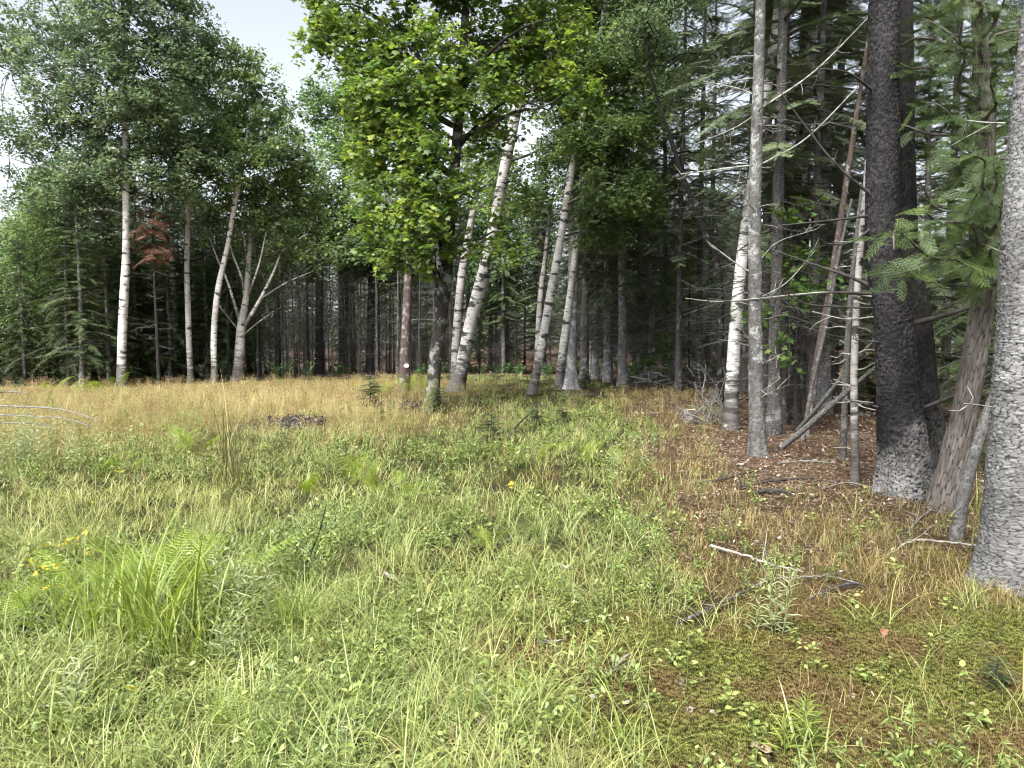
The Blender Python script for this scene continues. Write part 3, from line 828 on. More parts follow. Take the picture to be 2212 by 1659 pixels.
G_mid = 'white birches leaning over the clearing behind the maple'
broadleaf('birch_tree', 'stout leaning white birch with shaggy bark beside the maple', 'tree', G_mid,
    [(985, 846, 33.1), (1002, 770, 29.6), (1022, 680, 28.7), (1045, 590, 27), (1062, 520, 26.1), (1078, 430, 24.4), (1097, 330, 22.6), (1116, 235, 20.9), (1140, 110, 15.7), (1170, -60, 10.4), (1200, -250, 5.2)],
    [(1130, 150, 90, 80), (1210, 210, 90, 80), (1180, 60, 110, 80), (1280, 150, 90, 90), (1290, 60, 90, 70), (1200, 320, 60, 50, .5), (1120, 400, 60, 60, .6, .8), (1140, -80, 150, 90), (1280, -80, 140, 100), (1220, -230, 160, 90)],
    B2, bl, BIRCH_LEAF, .095, seed=31, cover=1.8, flare=.35, seg=18, droop=.35)
broadleaf('birch_tree', 'grey-white birch stem standing between the maple and the stout leaning birch', 'tree', G_mid,
    [(982, 815, 17), (985, 740, 18.7), (993, 640, 18.7), (1003, 560, 17), (1018, 480, 15.3), (1035, 380, 11.9), (1050, 250, 6.8)],
    [(1050, 330, 70, 70), (1080, 430, 60, 50), (1040, 220, 70, 70)], B3, bl, BIRCH_LEAF, .11, D=21.5, seed=32)
broadleaf('birch_tree', 'leaning white birch with black scars, left one of the crossing pair', 'tree', G_mid,
    [(1148, 852, 21.1), (1160, 800, 19.4), (1178, 700, 18.5), (1196, 600, 17.6), (1212, 510, 16.7), (1226, 420, 15.8), (1243, 330, 14.1), (1270, 200, 11.4), (1296, 80, 8.8), (1320, -120, 5.3)],
    [(1290, 330, 80, 70), (1330, 400, 70, 60), (1350, 280, 80, 80), (1380, 180, 70, 90), (1330, 130, 90, 80), (1260, 430, 50, 40, .3, .7), (1390, 360, 40, 60, 0, .8), (1370, 60, 70, 70), (1340, -100, 150, 100), (1300, 500, 70, 45, .6, .7), (1410, 430, 50, 60, .5, .7)],
    B1, bl, BIRCH_LEAF, .10, seed=33, cover=2.0, droop=.4, flare=.3)
broadleaf('birch_tree', 'slimmer white birch rising from the foot of the grey spruce trunk', 'tree', G_mid,
    [(1207, 842, 18.4), (1214, 770, 16.6), (1226, 680, 16.6), (1238, 590, 15.6), (1250, 490, 14.7), (1260, 400, 12.9), (1275, 280, 10.1), (1300, 120, 6.4)],
    [(1300, 430, 70, 50), (1310, 480, 60, 30, .3, .7), (1250, 300, 70, 60), (1300, 240, 80, 70), (1360, 450, 50, 40, .5, .7)], B1, bl, BIRCH_LEAF, .10, seed=34, cover=1.8, droop=.4, flare=.3)
broadleaf('birch_tree', 'thin split pale stem farther back between the two leaning birches', 'tree', G_mid,
    [(1158, 800, 12), (1164, 700, 13), (1170, 620, 12), (1180, 540, 10), (1190, 440, 7)],
    [(1150, 430, 60, 40), (1110, 560, 40, 25, .4, .5), (1200, 400, 60, 40)], B3, bl, BIRCH_LEAF, .11, D=25, seed=35)
# the white birch of the right-hand edge
broadleaf('birch_tree', 'white birch with dark scarred foot next to the lichened fir, at the wood edge', 'tree', None,
    [(1579, 928, 33.2), (1580, 860, 30.7), (1585, 760, 28.2), (1594, 650, 25.7), (1606, 530, 23.2), (1622, 410, 21.6), (1645, 270, 19.9), (1668, 120, 18.3), (1685, -30, 14.9), (1710, -280, 8.3)],
    [(1600, -260, 220, 120), (1760, -280, 220, 120), (1560, -160, 130, 60, .5, .6)], B2, bl, BIRCH_LEAF, .09, seed=36, flare=.25, seg=18)

M['black_bark'] = rough_bark('black_bark', (.004, .004, .004), (.012, .011, .010), (.03, .028, .026), 30, 30, .1, (.12, .125, .12))
# dark crooked tree between clearing and wood
root, C, rad, base = broadleaf('crooked_dark_tree', 'crooked black-barked tree bending over the clearing, seen against the spruces', 'tree', None,
    [(1556, 862, 13.7), (1556, 760, 13.7), (1556, 640, 13.7), (1548, 560, 13), (1525, 510, 12.2), (1502, 450, 10.8), (1478, 390, 10.1), (1452, 310, 8.6), (1425, 230, 6.5), (1400, 140, 4.3)],
    [(1430, 130, 80, 70), (1480, 210, 70, 50, .3, .7), (1400, 50, 70, 60), (1530, 330, 45, 40, .2, .4), (1540, 130, 60, 60, 0, .5), (1420, -60, 120, 90)],
    M['black_bark'], M['birch_leaf_cool'], BIRCH_LEAF, .085, D=15.5, seed=41)
# leafy undergrowth at the wood edge
broadleaf('maple_sapling', 'leafy green maple sapling behind the lichened fir', 'tree', None,
    [(1722, 930, 5), (1715, 800, 4), (1705, 650, 3), (1700, 540, 2)],
    [(1690, 560, 45, 40), (1720, 640, 60, 35), (1660, 690, 40, 35), (1740, 560, 60, 40, .3, .7), (1690, 760, 35, 50, 0, .6), (1780, 620, 50, 30, 0, .6), (1700, 460, 50, 40, 0, .5)],
    M['dark_bark'], M['understory_leaf'], MAPLE_LEAF, .095, D=11.5, seed=42, cover=.9, clump=.2)
broadleaf('leafy_shrub', 'light green leafy shrub deep in the wood beside the dark crooked tree', 'shrub', None,
    [(1490, 840, 5), (1488, 720, 4), (1490, 600, 3)],
    [(1500, 590, 50, 45), (1460, 660, 50, 60, .3, .6), (1530, 640, 40, 40, 0, .6), (1400, 790, 45, 30, .4, .8), (1440, 750, 40, 40, .4, .6)], M['dark_bark'], M['understory_leaf'], BIRCH_LEAF, .09, D=22, seed=43, cover=1.1, clump=.25)
# broadleaf crowns closing the clearing behind the forked birch
fl = M['far_leaf']
for k, (pts, blobs, lab) in enumerate([
    ([(742, 815, 22), (742, 600, 18), (745, 400, 12), (748, 250, 6)], [(735, 250, 70, 70), (700, 215, 50, 45), (770, 330, 70, 60), (720, 330, 50, 50), (760, 200, 60, 40), (800, 260, 60, 60)], 'tall cool-green broadleaf tree far behind the maple, its crown against the sky'),
    ([(690, 815, 20), (690, 640, 16), (692, 470, 9)], [(690, 500, 70, 60), (720, 440, 60, 45), (650, 530, 60, 40), (740, 520, 60, 50), (700, 400, 50, 40), (630, 450, 60, 60), (600, 540, 50, 40)], 'rounded yellow-green broadleaf tree between forked birch and maple'),
    ([(800, 815, 18), (802, 640, 15), (805, 500, 9)], [(790, 560, 70, 50), (840, 600, 60, 40), (760, 470, 60, 50), (850, 520, 60, 50)], 'low broadleaf tree in the gap behind the maple crown'),
    ([(1085, 805, 18), (1085, 640, 15), (1085, 480, 9)], [(1100, 560, 70, 60), (1050, 480, 60, 60), (1140, 480, 70, 60), (1120, 630, 50, 40), (1030, 590, 50, 40)], 'light green broadleaf tree showing behind the stout leaning birch')]):
    broadleaf('broadleaf_tree', lab, 'tree', 'broadleaf trees beyond the clearing', pts, blobs, M['dark_bark'], fl if k != 1 else bl, BIRCH_LEAF, .15, D=[40, 33, 34, 36][k], seed=50 + k, cover=1.7, clump=.45)

# ------------------------------------------------------------------ the big trunks of the right-hand wood edge
M['fir_plates'] = flake_bark('fir_bark_plates', (.035, .032, .03), (.12, .117, .117), (.235, .232, .228), lichen=.22, lichen_col=(.31, .31, .305))
M['fir_plates_far'] = flake_bark('lichened_fir_bark', (.08, .075, .07), (.05, .047, .044), (.16, .157, .148), lichen=.62, lichen_col=(.33, .335, .32))
M['black_plates'] = flake_bark('black_spruce_bark', (.006, .005, .005), (.005, .0045, .005), (.042, .039, .040), foot=(.27, .265, .258), foot_h=1.0, lichen=-.9)
M['black_plates_back'] = flake_bark('dark_spruce_bark', (.006, .005, .005), (.011, .010, .010), (.042, .039, .037), foot=(.11, .107, .10), foot_h=1.4, lichen=-.6)

M['cedar_plates'] = flake_bark('cedar_bark_strips', (.035, .03, .026), (.085, .073, .063), (.19, .168, .15), lichen=-.1, lichen_col=(.22, .21, .2))
M['pole_plates'] = flake_bark('grey_pole_plates', (.05, .047, .045), (.08, .077, .074), (.17, .165, .16), lichen=.3, lichen_col=(.24, .24, .23))

def big_trunk(name, label, pts, mat, plates, seg, step, D=None, lean=0.0, seed=1, flare=.45, cat='tree', group=None):
    P, R, base = trunk_points(pts, D, lean=lean)
    root = empty(name, base, label, cat, group)
    child('trunk', trunk_mesh(P, R, base, [mat], seg, step, flare, .02, seed, plates, None if plates is None else 1.6 + .46 * base[1]), root)
    C, rad = catmull(P, R, .2)
    return root, base, C, rad

def limbs_px(root, base, lists, mat, name='dead_branch', twigs=6, seed=1, D0=None, twig_len=.22):
    """limbs given as picture points (px, py, width), swinging a little toward or away from the viewer; each its own part"""
    rng = np.random.default_rng(seed)
    for pl in lists:
        g = Geo(); dd = rng.uniform(-.7, .5); Db = base[1] if D0 is None else D0
        pp = np.array([at(x, y, Db + dd * i / max(1, len(pl) - 1)) for i, (x, y, w) in enumerate(pl)])
        C, r = limb_geo(g, pp + rng.normal(0, .012, pp.shape), np.array([w * .36 * Db / F for x, y, w in pl]), 6, .08)
        for _ in range(twigs):
            k = rng.integers(len(C) // 4, len(C)); d = C[min(k + 1, len(C) - 1)] - C[k - 1]; d /= np.linalg.norm(d) + 1e-6
            w = rng.normal(0, .7, 3) + d * .8; w /= np.linalg.norm(w)
            L = twig_len * rng.uniform(.3, 1.2)
            limb_geo(g, np.array([C[k], C[k] + w * L * .5 + rng.normal(0, .02, 3), C[k] + w * L]), [.0045, .0032, .0018], 4, .1)
        child(name, g.mesh(name, [mat], True, base), root)

def stubs(root, base, C, rad, n, zlo, zhi, mat, seed, Lm=.5):
    """short dead side branches all round a stem"""
    rng = np.random.default_rng(seed)
    for _ in range(n):
        z = rng.uniform(zlo, zhi); i = int(np.argmin(np.abs(C[:, 2] - z)))
        phi = rng.uniform(0, 6.28); u = np.array([math.cos(phi), math.sin(phi), rng.uniform(-.15, .35)])
        L = Lm * rng.uniform(.3, 1.3); a = C[i] + u * rad[i] * .7
        g = Geo()
        P = crooked(a, a + u * L - np.array([0, 0, .1 * L]), rng, .05, 2)
        limb_geo(g, P, np.linspace(.009, .003, 4), 5, .08)
        for _k in range(3):
            t = rng.uniform(.3, 1); q = a + u * L * t
            w = rng.normal(0, 1, 3); w /= np.linalg.norm(w)
            limb_geo(g, np.array([q, q + (w * .5 + u * .5) * L * .4]), [.003, .0015], 3, .2)
        child('dead_branch', g.mesh('dead_branch', [mat], True, base), root)

# lichened fir
root, base, C, rad = big_trunk('fir_tree', 'straight pale lichened fir trunk with thin dead branches, at the wood edge', 
    [(1638, 985, 35), (1635, 900, 31.9), (1632, 750, 30.4), (1631, 600, 28.1), (1630, 450, 25.8), (1634, 300, 24.3), (1640, 120, 22), (1645, -60, 19.8), (1655, -400, 12.2)],
    M['fir_plates_far'], (.03, .02, .005), 72, .016, seed=61, flare=.35)
FIR = (root, base, C, rad)
limbs_px(root, base, [[(1628, 590, 5), (1580, 560, 4), (1530, 520, 2)], [(1632, 357, 6), (1560, 362, 5), (1475, 378, 3)], [(1634, 168, 5), (1560, 182, 4), (1495, 217, 2)], [(1632, 250, 5), (1580, 275, 4), (1500, 312, 2)],
    [(1640, 357, 6), (1740, 300, 5), (1850, 190, 4)], [(1645, 235, 6), (1760, 150, 5), (1900, 15, 4)], [(1640, 205, 5), (1590, 190, 4), (1520, 175, 2)], [(1636, 650, 4), (1700, 610, 3), (1760, 540, 2)],
    [(1640, 790, 5), (1690, 765, 3)], [(1640, 850, 5), (1685, 815, 3)], [(1640, 865, 4), (1680, 840, 2)], [(1630, 740, 4), (1600, 720, 2)], [(1634, 470, 5), (1600, 420, 3), (1570, 380, 2)], [(1640, 560, 4), (1680, 520, 3), (1750, 500, 2)]],
    M['lichen_limb'], seed=62)
stubs(root, base, C, rad, 26, .8, 7, M['dead_twig'], 63, .55)

# twin black spruce
root, base, C, rad = big_trunk('spruce_tree', 'huge black-barked twin spruce trunk with pale scaly foot', 
    [(1957, 1070, 112), (1953, 1000, 104), (1944, 900, 92), (1937, 800, 84), (1928, 676, 78), (1908, 553, 66), (1906, 400, 64), (1907, 250, 63), (1909, 80, 62), (1912, -80, 58), (1920, -500, 44)],
    M['black_plates'], (.03, .019, .012), 150, .0125, seed=71, flare=.22)
SPR = (root, base)
pts2 = [(2004, 1058, 96), (1999, 950, 82), (1988, 850, 72), (1978, 700, 62), (1957, 553, 54), (1950, 350, 50), (1948, 150, 46), (1946, -60, 42), (1945, -400, 28)]
P2, R2_, b2 = trunk_points(pts2, base[1] + .42)
child('trunk', trunk_mesh(P2, R2_, base, [M['black_plates_back']], 90, .02, .2, .02, 72, (.03, .022, .008), 1.6 + .46 * base[1]), root)
limbs_px(root, base, [[(1905, 438, 12), (1850, 400, 9), (1790, 340, 6), (1690, 200, 3)], [(1890, 468, 9), (1800, 475, 7), (1680, 486, 4)], [(1900, 625, 14), (1850, 605, 10), (1750, 565, 6), (1660, 530, 3)],
    [(1885, 492, 9), (1840, 522, 7), (1790, 528, 5), (1770, 518, 3)], [(1885, 638, 9), (1800, 632, 7), (1700, 640, 5), (1600, 652, 4), (1530, 645, 2)], [(1885, 668, 7), (1810, 660, 6), (1740, 658, 4), (1690, 625, 3)],
    [(1900, 880, 8), (1870, 873, 6), (1835, 868, 4)], [(1920, 740, 6), (1860, 741, 4), (1840, 735, 2)], [(1950, 706, 20), (2060, 680, 16), (2140, 645, 10)], [(1960, 890, 14), (2080, 850, 10), (2150, 800, 5)],
    [(1905, 650, 14), (1870, 615, 9), (1800, 580, 5)], [(1890, 200, 10), (1830, 160, 6), (1770, 150, 3)]], M['dark_twig'], seed=73, twigs=7)
limbs_px(root, base, [[(1890, 640, 8), (1800, 632, 6), (1720, 638, 4), (1560, 650, 3), (1480, 645, 2)], [(1890, 690, 6), (1830, 690, 4), (1760, 668, 3)], [(1885, 870, 7), (1830, 868, 5)]], M['lichen_limb'], seed=74, twigs=3)

# leaning cedar and its drooping fans
root, base, C, rad = big_trunk('cedar_tree', 'brown fibrous cedar trunk leaning behind the pale scaly fir, with drooping green fans',
    [(2040, 1100, 58.1), (2058, 1000, 52.8), (2085, 880, 49.3), (2108, 760, 47.5), (2124, 640, 44), (2132, 500, 40.5), (2130, 350, 35.2), (2120, 150, 29.9), (2110, -50, 24.6), (2100, -350, 14.1)],
    M['cedar_plates'], (.022, .17, .012), 90, .03, seed=81, flare=.35)
CED = base
rng = np.random.default_rng(82)
# boughs: (start px,py) (end px,py) depth change at the tip, number of fans
boughs = [((2128, 590), (1930, 540), -1.7, 46), ((2130, 560), (1900, 600), -1.4, 40), ((2130, 520), (2080, 330), -1.6, 34), ((2130, 480), (2000, 460), -1.0, 40), ((2130, 420), (2010, 330), -.6, 44), ((2130, 400), (2190, 350), -1.2, 34),
          ((2128, 300), (1990, 220), .3, 44), ((2125, 250), (2040, 130), -.5, 44), ((2122, 200), (1930, 130), .6, 40), ((2120, 120), (1990, 40), .3, 40), ((2120, 100), (2200, 60), .2, 34), ((2125, 260), (2220, 210), .4, 34),
          ((2120, 40), (2060, -50), -.4, 40), ((2128, 640), (2050, 560), -1.1, 34), ((2130, 600), (2180, 520), -.9, 26), ((2128, 330), (1900, 270), .9, 34), ((2124, 180), (1900, 60), 1.2, 36), ((2130, 450), (2240, 420), .6, 34), ((2118, -60), (1960, -140), .3, 40), ((2118, -60), (2200, -160), 0, 40), ((2132, 520), (1990, 400), -.9, 30), ((2132, 620), (2170, 560), -1.2, 20), ((2132, 540), (2110, 420), -.9, 34), ((2132, 470), (2150, 330), -.8, 34), ((2130, 380), (2090, 240), -.7, 34), ((2128, 300), (2150, 150), -.7, 34), ((2124, 200), (2080, 40), -.7, 34), ((2124, 150), (2160, -20), -.6, 34), ((2132, 600), (2060, 480), -1.3, 30)]
cp_, cd_, cl_, ct_, cn_ = [], [], [], [], []
for (sx_, sy_), (ex, ey), dd, nf in boughs:
    nf = int(nf * 1.15)
    s0 = at(sx_, sy_, base[1]); e0 = at(ex, ey, base[1] + dd)
    g = Geo(); B = crooked(s0, e0, rng, .05, 3, .05)
    Cb, rb = limb_geo(g, B, np.linspace(.022, .005, 5), 6, .08)
    child('bough', g.mesh('bough', [M['cedar_bark']], True, base), root)
    k = (rng.random(nf) ** .7 * (len(Cb) - 1)).astype(int)
    d = Cb[-1] - Cb[0]; d /= np.linalg.norm(d)
    side = np.cross(d, [0, 0, 1.0]); side /= np.linalg.norm(side)
    q = d[None] * rng.uniform(.1, .9, (nf, 1)) + side[None] * rng.normal(0, .8, (nf, 1)) + rng.normal(0, .25, (nf, 3)); q[:, 2] -= rng.uniform(.1, .8, nf)
    cp_.append(Cb[k] + rng.normal(0, .05, (nf, 3))); cd_.append(q); cl_.append(rng.uniform(.11, .25, nf)); ct_.append(np.full(nf, rng.normal(.5, .14)) + rng.normal(0, .13, nf))
    cn_.append(rng.normal(0, .45, (nf, 3)) + [0, -.35, .8])
cp_, cd_, cl_, ct_, cn_ = map(np.concatenate, (cp_, cd_, cl_, ct_, cn_))
y_ = cd_ / np.linalg.norm(cd_, axis=1)[:, None]; x_ = np.cross(y_, cn_); x_ /= np.linalg.norm(x_, axis=1)[:, None]
V, Fc = stamp(*CEDAR_SPRAY, cp_ - base, np.stack([x_, y_, np.cross(x_, y_)], -1), cl_)
child('fronds', mesh_np('fronds', V, Fc, np.repeat(ct_, len(CEDAR_SPRAY[0])), None, [M['cedar_frond']]), root, 'stuff')

# pale scaly fir, nearest trunk
root, base, C, rad = big_trunk('fir_tree', 'pale grey scaly trunk, nearest and thickest at the picture edge',
    [(2196, 1262, 156), (2202, 1150, 140), (2206, 995, 130), (2214, 800, 120), (2218, 742, 120), (2226, 553, 114), (2248, 250, 106), (2262, 83, 100), (2280, -100, 96), (2310, -400, 86), (2370, -1100, 60)],
    M['fir_plates'], (.045, .017, .0075), 150, .0062, seed=91, flare=.2)
limbs_px(root, base, [[(2172, 262, 5), (2130, 260, 4), (2085, 259, 3)], [(2168, 550, 7), (2158, 548, 4)], [(2160, 880, 5), (2110, 876, 3), (2080, 872, 2)]], M['lichen_limb'], seed=92, twigs=2)
big_trunk('leaning_pole', 'short grey dead pole propped between the cedar and the pale scaly trunk', [(2064, 1168, 25), (2080, 1080, 25), (2100, 1000, 24), (2135, 890, 22), (2175, 790, 18)], M['pole_plates'], (.02, .016, .0025), 36, .012, seed=95, flare=.15, cat='dead pole')

# thin standing poles and leaning dead poles
pole_kw = dict(mat=M['pole_bark'], plates=None, seg=12, step=.1, flare=.2, cat='dead tree', group='thin standing dead stems before the black spruce')
for k, (pts, lab) in enumerate([([(1821, 996, 15), (1824, 900, 14), (1829, 776, 13), (1838, 640, 12), (1851, 509, 10), (1862, 400, 6)], 'thin dead grey stem, the left one of two standing close before the black spruce'),
                                ([(1847, 1045, 19), (1846, 930, 17), (1845, 800, 16), (1853, 620, 15), (1863, 492, 13), (1875, 330, 9)], 'thin birch-barked dead stem, the right one of two standing close before the black spruce')]):
    r_, b_, C_, rd_ = big_trunk('dead_sapling', lab, pts, seed=100 + k, **(pole_kw if k == 0 else dict(pole_kw, mat=M['birch_grey'])))
    stubs(r_, b_, C_, rd_, 16, .3, 3.0, M['white_wood'], 103 + k, .28)
for k, (pts, lab, d0, d1) in enumerate([([(1688, 967, 20), (1740, 925, 20), (1800, 872, 18), (1855, 825, 16), (1903, 785, 13)], 'lower of two grey dead poles leaning up against the black spruce', 9.6, 8.9),
                                        ([(1722, 930, 15), (1770, 875, 14), (1830, 800, 13), (1893, 730, 11)], 'upper of two grey dead poles leaning up against the black spruce', 10.4, 9.6)]):
    pp = np.array([at(x, y, d0 + (d1 - d0) * i / (len(pts) - 1)) for i, (x, y, w) in enumerate(pts)])
    g = Geo(); base = pp[0].copy(); limb_geo(g, pp, np.array([w * .34 * 9.3 / F for x, y, w in pts]), 10, .1)
    o = obj('leaning_pole', g.mesh('leaning_pole', [M['pole_bark']], True, base), None, base)
    tag(o, lab, 'dead pole', 'dead poles leaning on the black spruce')

# grey spruce trunk and red-brown trunk in the middle
root, base, C, rad = big_trunk('spruce_tree', 'grey spruce trunk with spreading roots beside the crossing birches', [(1229, 842, 32), (1232, 790, 25), (1236, 700, 23), (1239, 560, 22), (1240, 420, 23), (1243, 250, 18), (1246, 50, 12), (1248, -200, 5)],
    M['spruce_bark_grey'], None, 20, .2, seed=111, flare=.75)
GS = (root, base)
stubs(root, base, C, rad, 40, 1.5, 7, M['dead_twig'], 112, 1.3)
root, base, C, rad = big_trunk('spruce_tree', 'red-brown straight trunk with small white tag, left of the maple', [(873, 826, 24), (876, 740, 21), (880, 650, 19), (882, 560, 18), (884, 420, 15), (886, 200, 9)], M['red_bark'], None, 16, .2, seed=113, flare=.3, D=19.5)
stubs(root, base, C, rad, 18, 1.2, 5, M['dead_twig'], 114, .9)
tg = at(878, 790, base[1] - .14)
g = Geo(); a = np.linspace(0, 2 * math.pi, 15)[:-1]
ring = np.stack([.062 * np.cos(a) * np.abs(np.cos(a)) ** -.3, 0 * a, .048 * np.sin(a) * (np.abs(np.sin(a)) + 1e-3) ** -.3], -1)
V = np.concatenate([ring, ring + [0, .012, 0]]); n_ = 14
Fq = np.array([(i, (i + 1) % n_, n_ + (i + 1) % n_, n_ + i) for i in range(n_)]); g.add(V, Fq); g.add(ring, np.array([(0, i, i + 1) for i in range(1, n_ - 1)]))
M['tag_white'] = plain('weathered_white_plate', [(.3, (.45, .44, .42)), (.7, (.62, .61, .59))], 8, .6)
o = obj('trail_marker', g.mesh('trail_marker', [M['tag_white']]), None, tg); tag(o, 'small white plate nailed to the red-brown trunk', 'sign')

# ------------------------------------------------------------------ the conifers of the wood
sn, gn = M['spruce_needle'], M['grey_needle']
M['dark_bare_twig'] = leaf_mat('dark_bare_twig', [(.1, (.03, .027, .024)), (.9, (.08, .075, .068))], 0)
VAR = {
 'tall_a': conifer_parts(17, .17, 4.2, 2.3, 201, M['spruce_bark'], sn, dead_n=70, dead_len=1.5),
 'tall_b': conifer_parts(16, .14, 3.0, 2.1, 202, M['spruce_bark_grey'], gn, dead_n=90, dead_len=1.7, droop=.5),
 'tall_c': conifer_parts(18, .15, 6.0, 1.9, 203, M['thicket_bark'], sn, dead_n=90, dead_len=1.3),
 'curtain': conifer_parts(14, .11, 1.8, 1.9, 204, M['spruce_bark_grey'], gn, dead_n=110, dead_len=1.5, droop=.55, per=5, twl=.26),
 'full': conifer_parts(11, .13, .4, 1.9, 205, M['spruce_bark'], M['cedar_leaf'], dead='dark_bare_twig', dead_n=0, droop=.5, per=7, spacing=.3, irr=.5, twl=.24),
 'full_b': conifer_parts(10, .12, 1.0, 1.7, 209, M['spruce_bark'], sn, dead='dark_bare_twig', dead_n=30, droop=.3, per=6, spacing=.3, irr=.55, twl=.26),
 'sparse': conifer_parts(17, .105, 4.2, 2.2, 210, M['thicket_bark'], gn, dead_n=70, dead_len=1.6, spacing=.6, per=4, irr=.5, bare=.95, twl=.32),
 'leafy': leafy_parts(9, .1, 1.2, 2.2, 211, M['dark_bark'], M['birch_leaf_cool'], .12, 300, 55),
 'leafy_b': leafy_parts(7, .08, .6, 1.9, 212, M['dark_bark'], M['birch_leaf'], .11, 240, 50),
 'pole_a': conifer_parts(10, .065, 6.2, .8, 206, M['thicket_bark'], sn, dead_n=90, dead_len=.9, spacing=.4, per=4),
 'pole_b': conifer_parts(9, .05, 5.8, .7, 207, M['spruce_bark'], gn, dead_n=110, dead_len=1.0, spacing=.4, per=4),
 'rust': conifer_parts(7.2, .07, 4.6, .9, 208, M['dark_bark'], M['rust_needle'], dead_n=40, dead_len=.8, droop=.5, per=6),
}
PROTO = {}
rngf = np.random.default_rng(300)
def place(kind, x, y, s, label, group, name='spruce_tree'):
    loc = (x, y, float(ground_z(x, y)) - .03)
    rz = rngf.uniform(0, 6.28)
    key = (kind, name)
    if key not in PROTO:
        PROTO[key] = conifer(name, label, 'tree', group, loc, VAR[kind], rz, s)
        return PROTO[key]
    return copy_tree(PROTO[key], loc, rz, s, label, group)
def place_px(kind, px, py, s, label, group, D=None, name='spruce_tree'):
    b = on_ground(px, py) if D is None else at(px, py, D)
    return place(kind, b[0], b[1], s, label, group, name)

place_px('rust', 343, 822, .87, 'small conifer with rust-brown dead needles, behind the left birches', None, D=23.6)
# conifers one can tell apart on the wood edge right of the leaning birches
GE = 'grey conifer trunks between the leaning birches and the crooked dark tree'
for px, D, kind, s, lab in [(1345, 22, 'tall_b', 1.0, 'grey spruce with dead horizontal twigs standing alone right of the leaning birches'), (1312, 24, 'tall_b', .9, 'slim spruce just left of the lone grey spruce'),
                            (1285, 26, 'curtain', 1.15, 'spruce with drooping grey-green curtain right behind the grey rooted trunk'), (1262, 24.5, 'tall_a', .85, 'dim spruce trunk touching the grey rooted trunk'),
                            (1437, 23, 'sparse', .9, 'dark straight spruce above the brush pile'), (1465, 19.5, 'sparse', .8, 'dark spruce with pale foot at the end of the brush pile'),
                            (1408, 27, 'curtain', 1.1, 'drooping spruce behind the brush pile'), (1380, 29, 'curtain', 1.2, 'drooping spruce seen between the lone grey spruce and the brush pile'),
                            (1510, 21, 'sparse', .95, 'spruce half hidden behind the crooked dark tree'), (1530, 26, 'sparse', 1.0, 'pale spruce deep behind the crooked dark tree')]:
    place_px(kind, px, 822, s, lab, GE, D)
GR = 'dark trunks crowding behind the lichened fir'
for px, D, kind, s, lab in [(1673, 11.6, 'sparse', 1.0, 'black trunk close behind the lichened fir'), (1692, 13, 'sparse', .8, 'thin dark trunk second behind the lichened fir'), (1718, 13.2, 'pole_a', 1.4, 'thin grey trunk above the feet of the leaning poles'),
                            (1752, 12.4, 'sparse', .8, 'dark trunk between leaning poles and dead stems'), (1778, 14.5, 'tall_b', 1.05, 'broad grey-brown trunk behind the leaning poles'), (1800, 16, 'sparse', 1.0, 'trunk deep behind the leaning poles'),
                            (1730, 17.5, 'sparse', 1.0, 'spruce deep behind the lichened fir'), (1650, 16, 'sparse', 1.0, 'spruce between white birch and lichened fir'), (1610, 19, 'sparse', 1.0, 'spruce behind the scarred white birch'),
                            (1860, 14.5, 'full', .6, 'bushy spruce filling the gap left of the black spruce'), (2000, 13.0, 'full_b', .75, 'bushy spruce right behind the twin black spruce'), (2090, 12.5, 'full_b', .6, 'bushy conifer behind the leaning cedar'),
                            (2180, 14.5, 'full_b', .8, 'bushy conifer between cedar and pale scaly trunk'), (2240, 9.2, 'full', .8, 'bushy conifer behind the pale scaly trunk'), (2040, 17, 'sparse', 1.0, 'tall spruce far behind the twin black spruce'), (1930, 17, 'sparse', 1.1, 'tall grey spruce far behind the twin black spruce'), (2130, 20, 'sparse', 1.0, 'tall spruce far behind the cedar')]:
    place_px(kind, px, 850, s, lab, GR, D)
# slanting stems deep in the wood
for k, (pts, D, mat, lab) in enumerate([([(1742, 885, 16), (1765, 780, 16), (1790, 640, 15), (1815, 480, 13), (1850, 250, 10), (1880, 60, 7)], 11.4, M['red_bark'], 'brown stem slanting right, behind the two dead stems'),
        ([(1735, 900, 9), (1755, 830, 9), (1785, 700, 8), (1810, 560, 7), (1840, 430, 5)], 10.9, M['pole_bark'], 'thin grey stem slanting right beside the brown slanting one'),
        ([(1700, 880, 24), (1712, 700, 22), (1727, 480, 22), (1738, 300, 22), (1752, 120, 20), (1765, -60, 18)], 13.8, M['birch_grey'], 'pinkish white birch stem showing in pieces between dark trunks')]):
    big_trunk('slanting_stem', lab, pts, mat, None, 12, .15, D=D, seed=120 + k, flare=.2)

# the wood behind: every tree stands for itself
def cap_row(px):
    return float(np.interp(px, [-300, 0, 60, 130, 300, 430, 520, 640, 700, 760, 830, 900, 1450, 1600, 2600], [470, 460, 420, 370, 330, 330, 400, 440, 440, 420, 330, 250, 330, 430, 450]))
SPOTS = []
def free(x, y, d):
    return all((x - a) ** 2 + (y - b) ** 2 > d * d for a, b in SPOTS)
HT = {'tall_a': 17, 'tall_b': 16, 'tall_c': 18, 'curtain': 14, 'full': 11, 'full_b': 10, 'sparse': 17, 'leafy': 9, 'leafy_b': 7, 'pole_a': 10, 'pole_b': 9}
DESC = {'tall_a': 'tall dark spruce', 'tall_b': 'tall grey-barked spruce', 'tall_c': 'tall bare-trunked spruce', 'curtain': 'drooping grey-green spruce', 'full': 'dense dark conifer',
        'full_b': 'ragged dark conifer', 'sparse': 'sparse tall spruce', 'leafy': 'small broadleaf tree', 'leafy_b': 'low bushy broadleaf tree', 'pole_a': 'thin dark bare-twigged pole', 'pole_b': 'thin grey bare-twigged pole'}
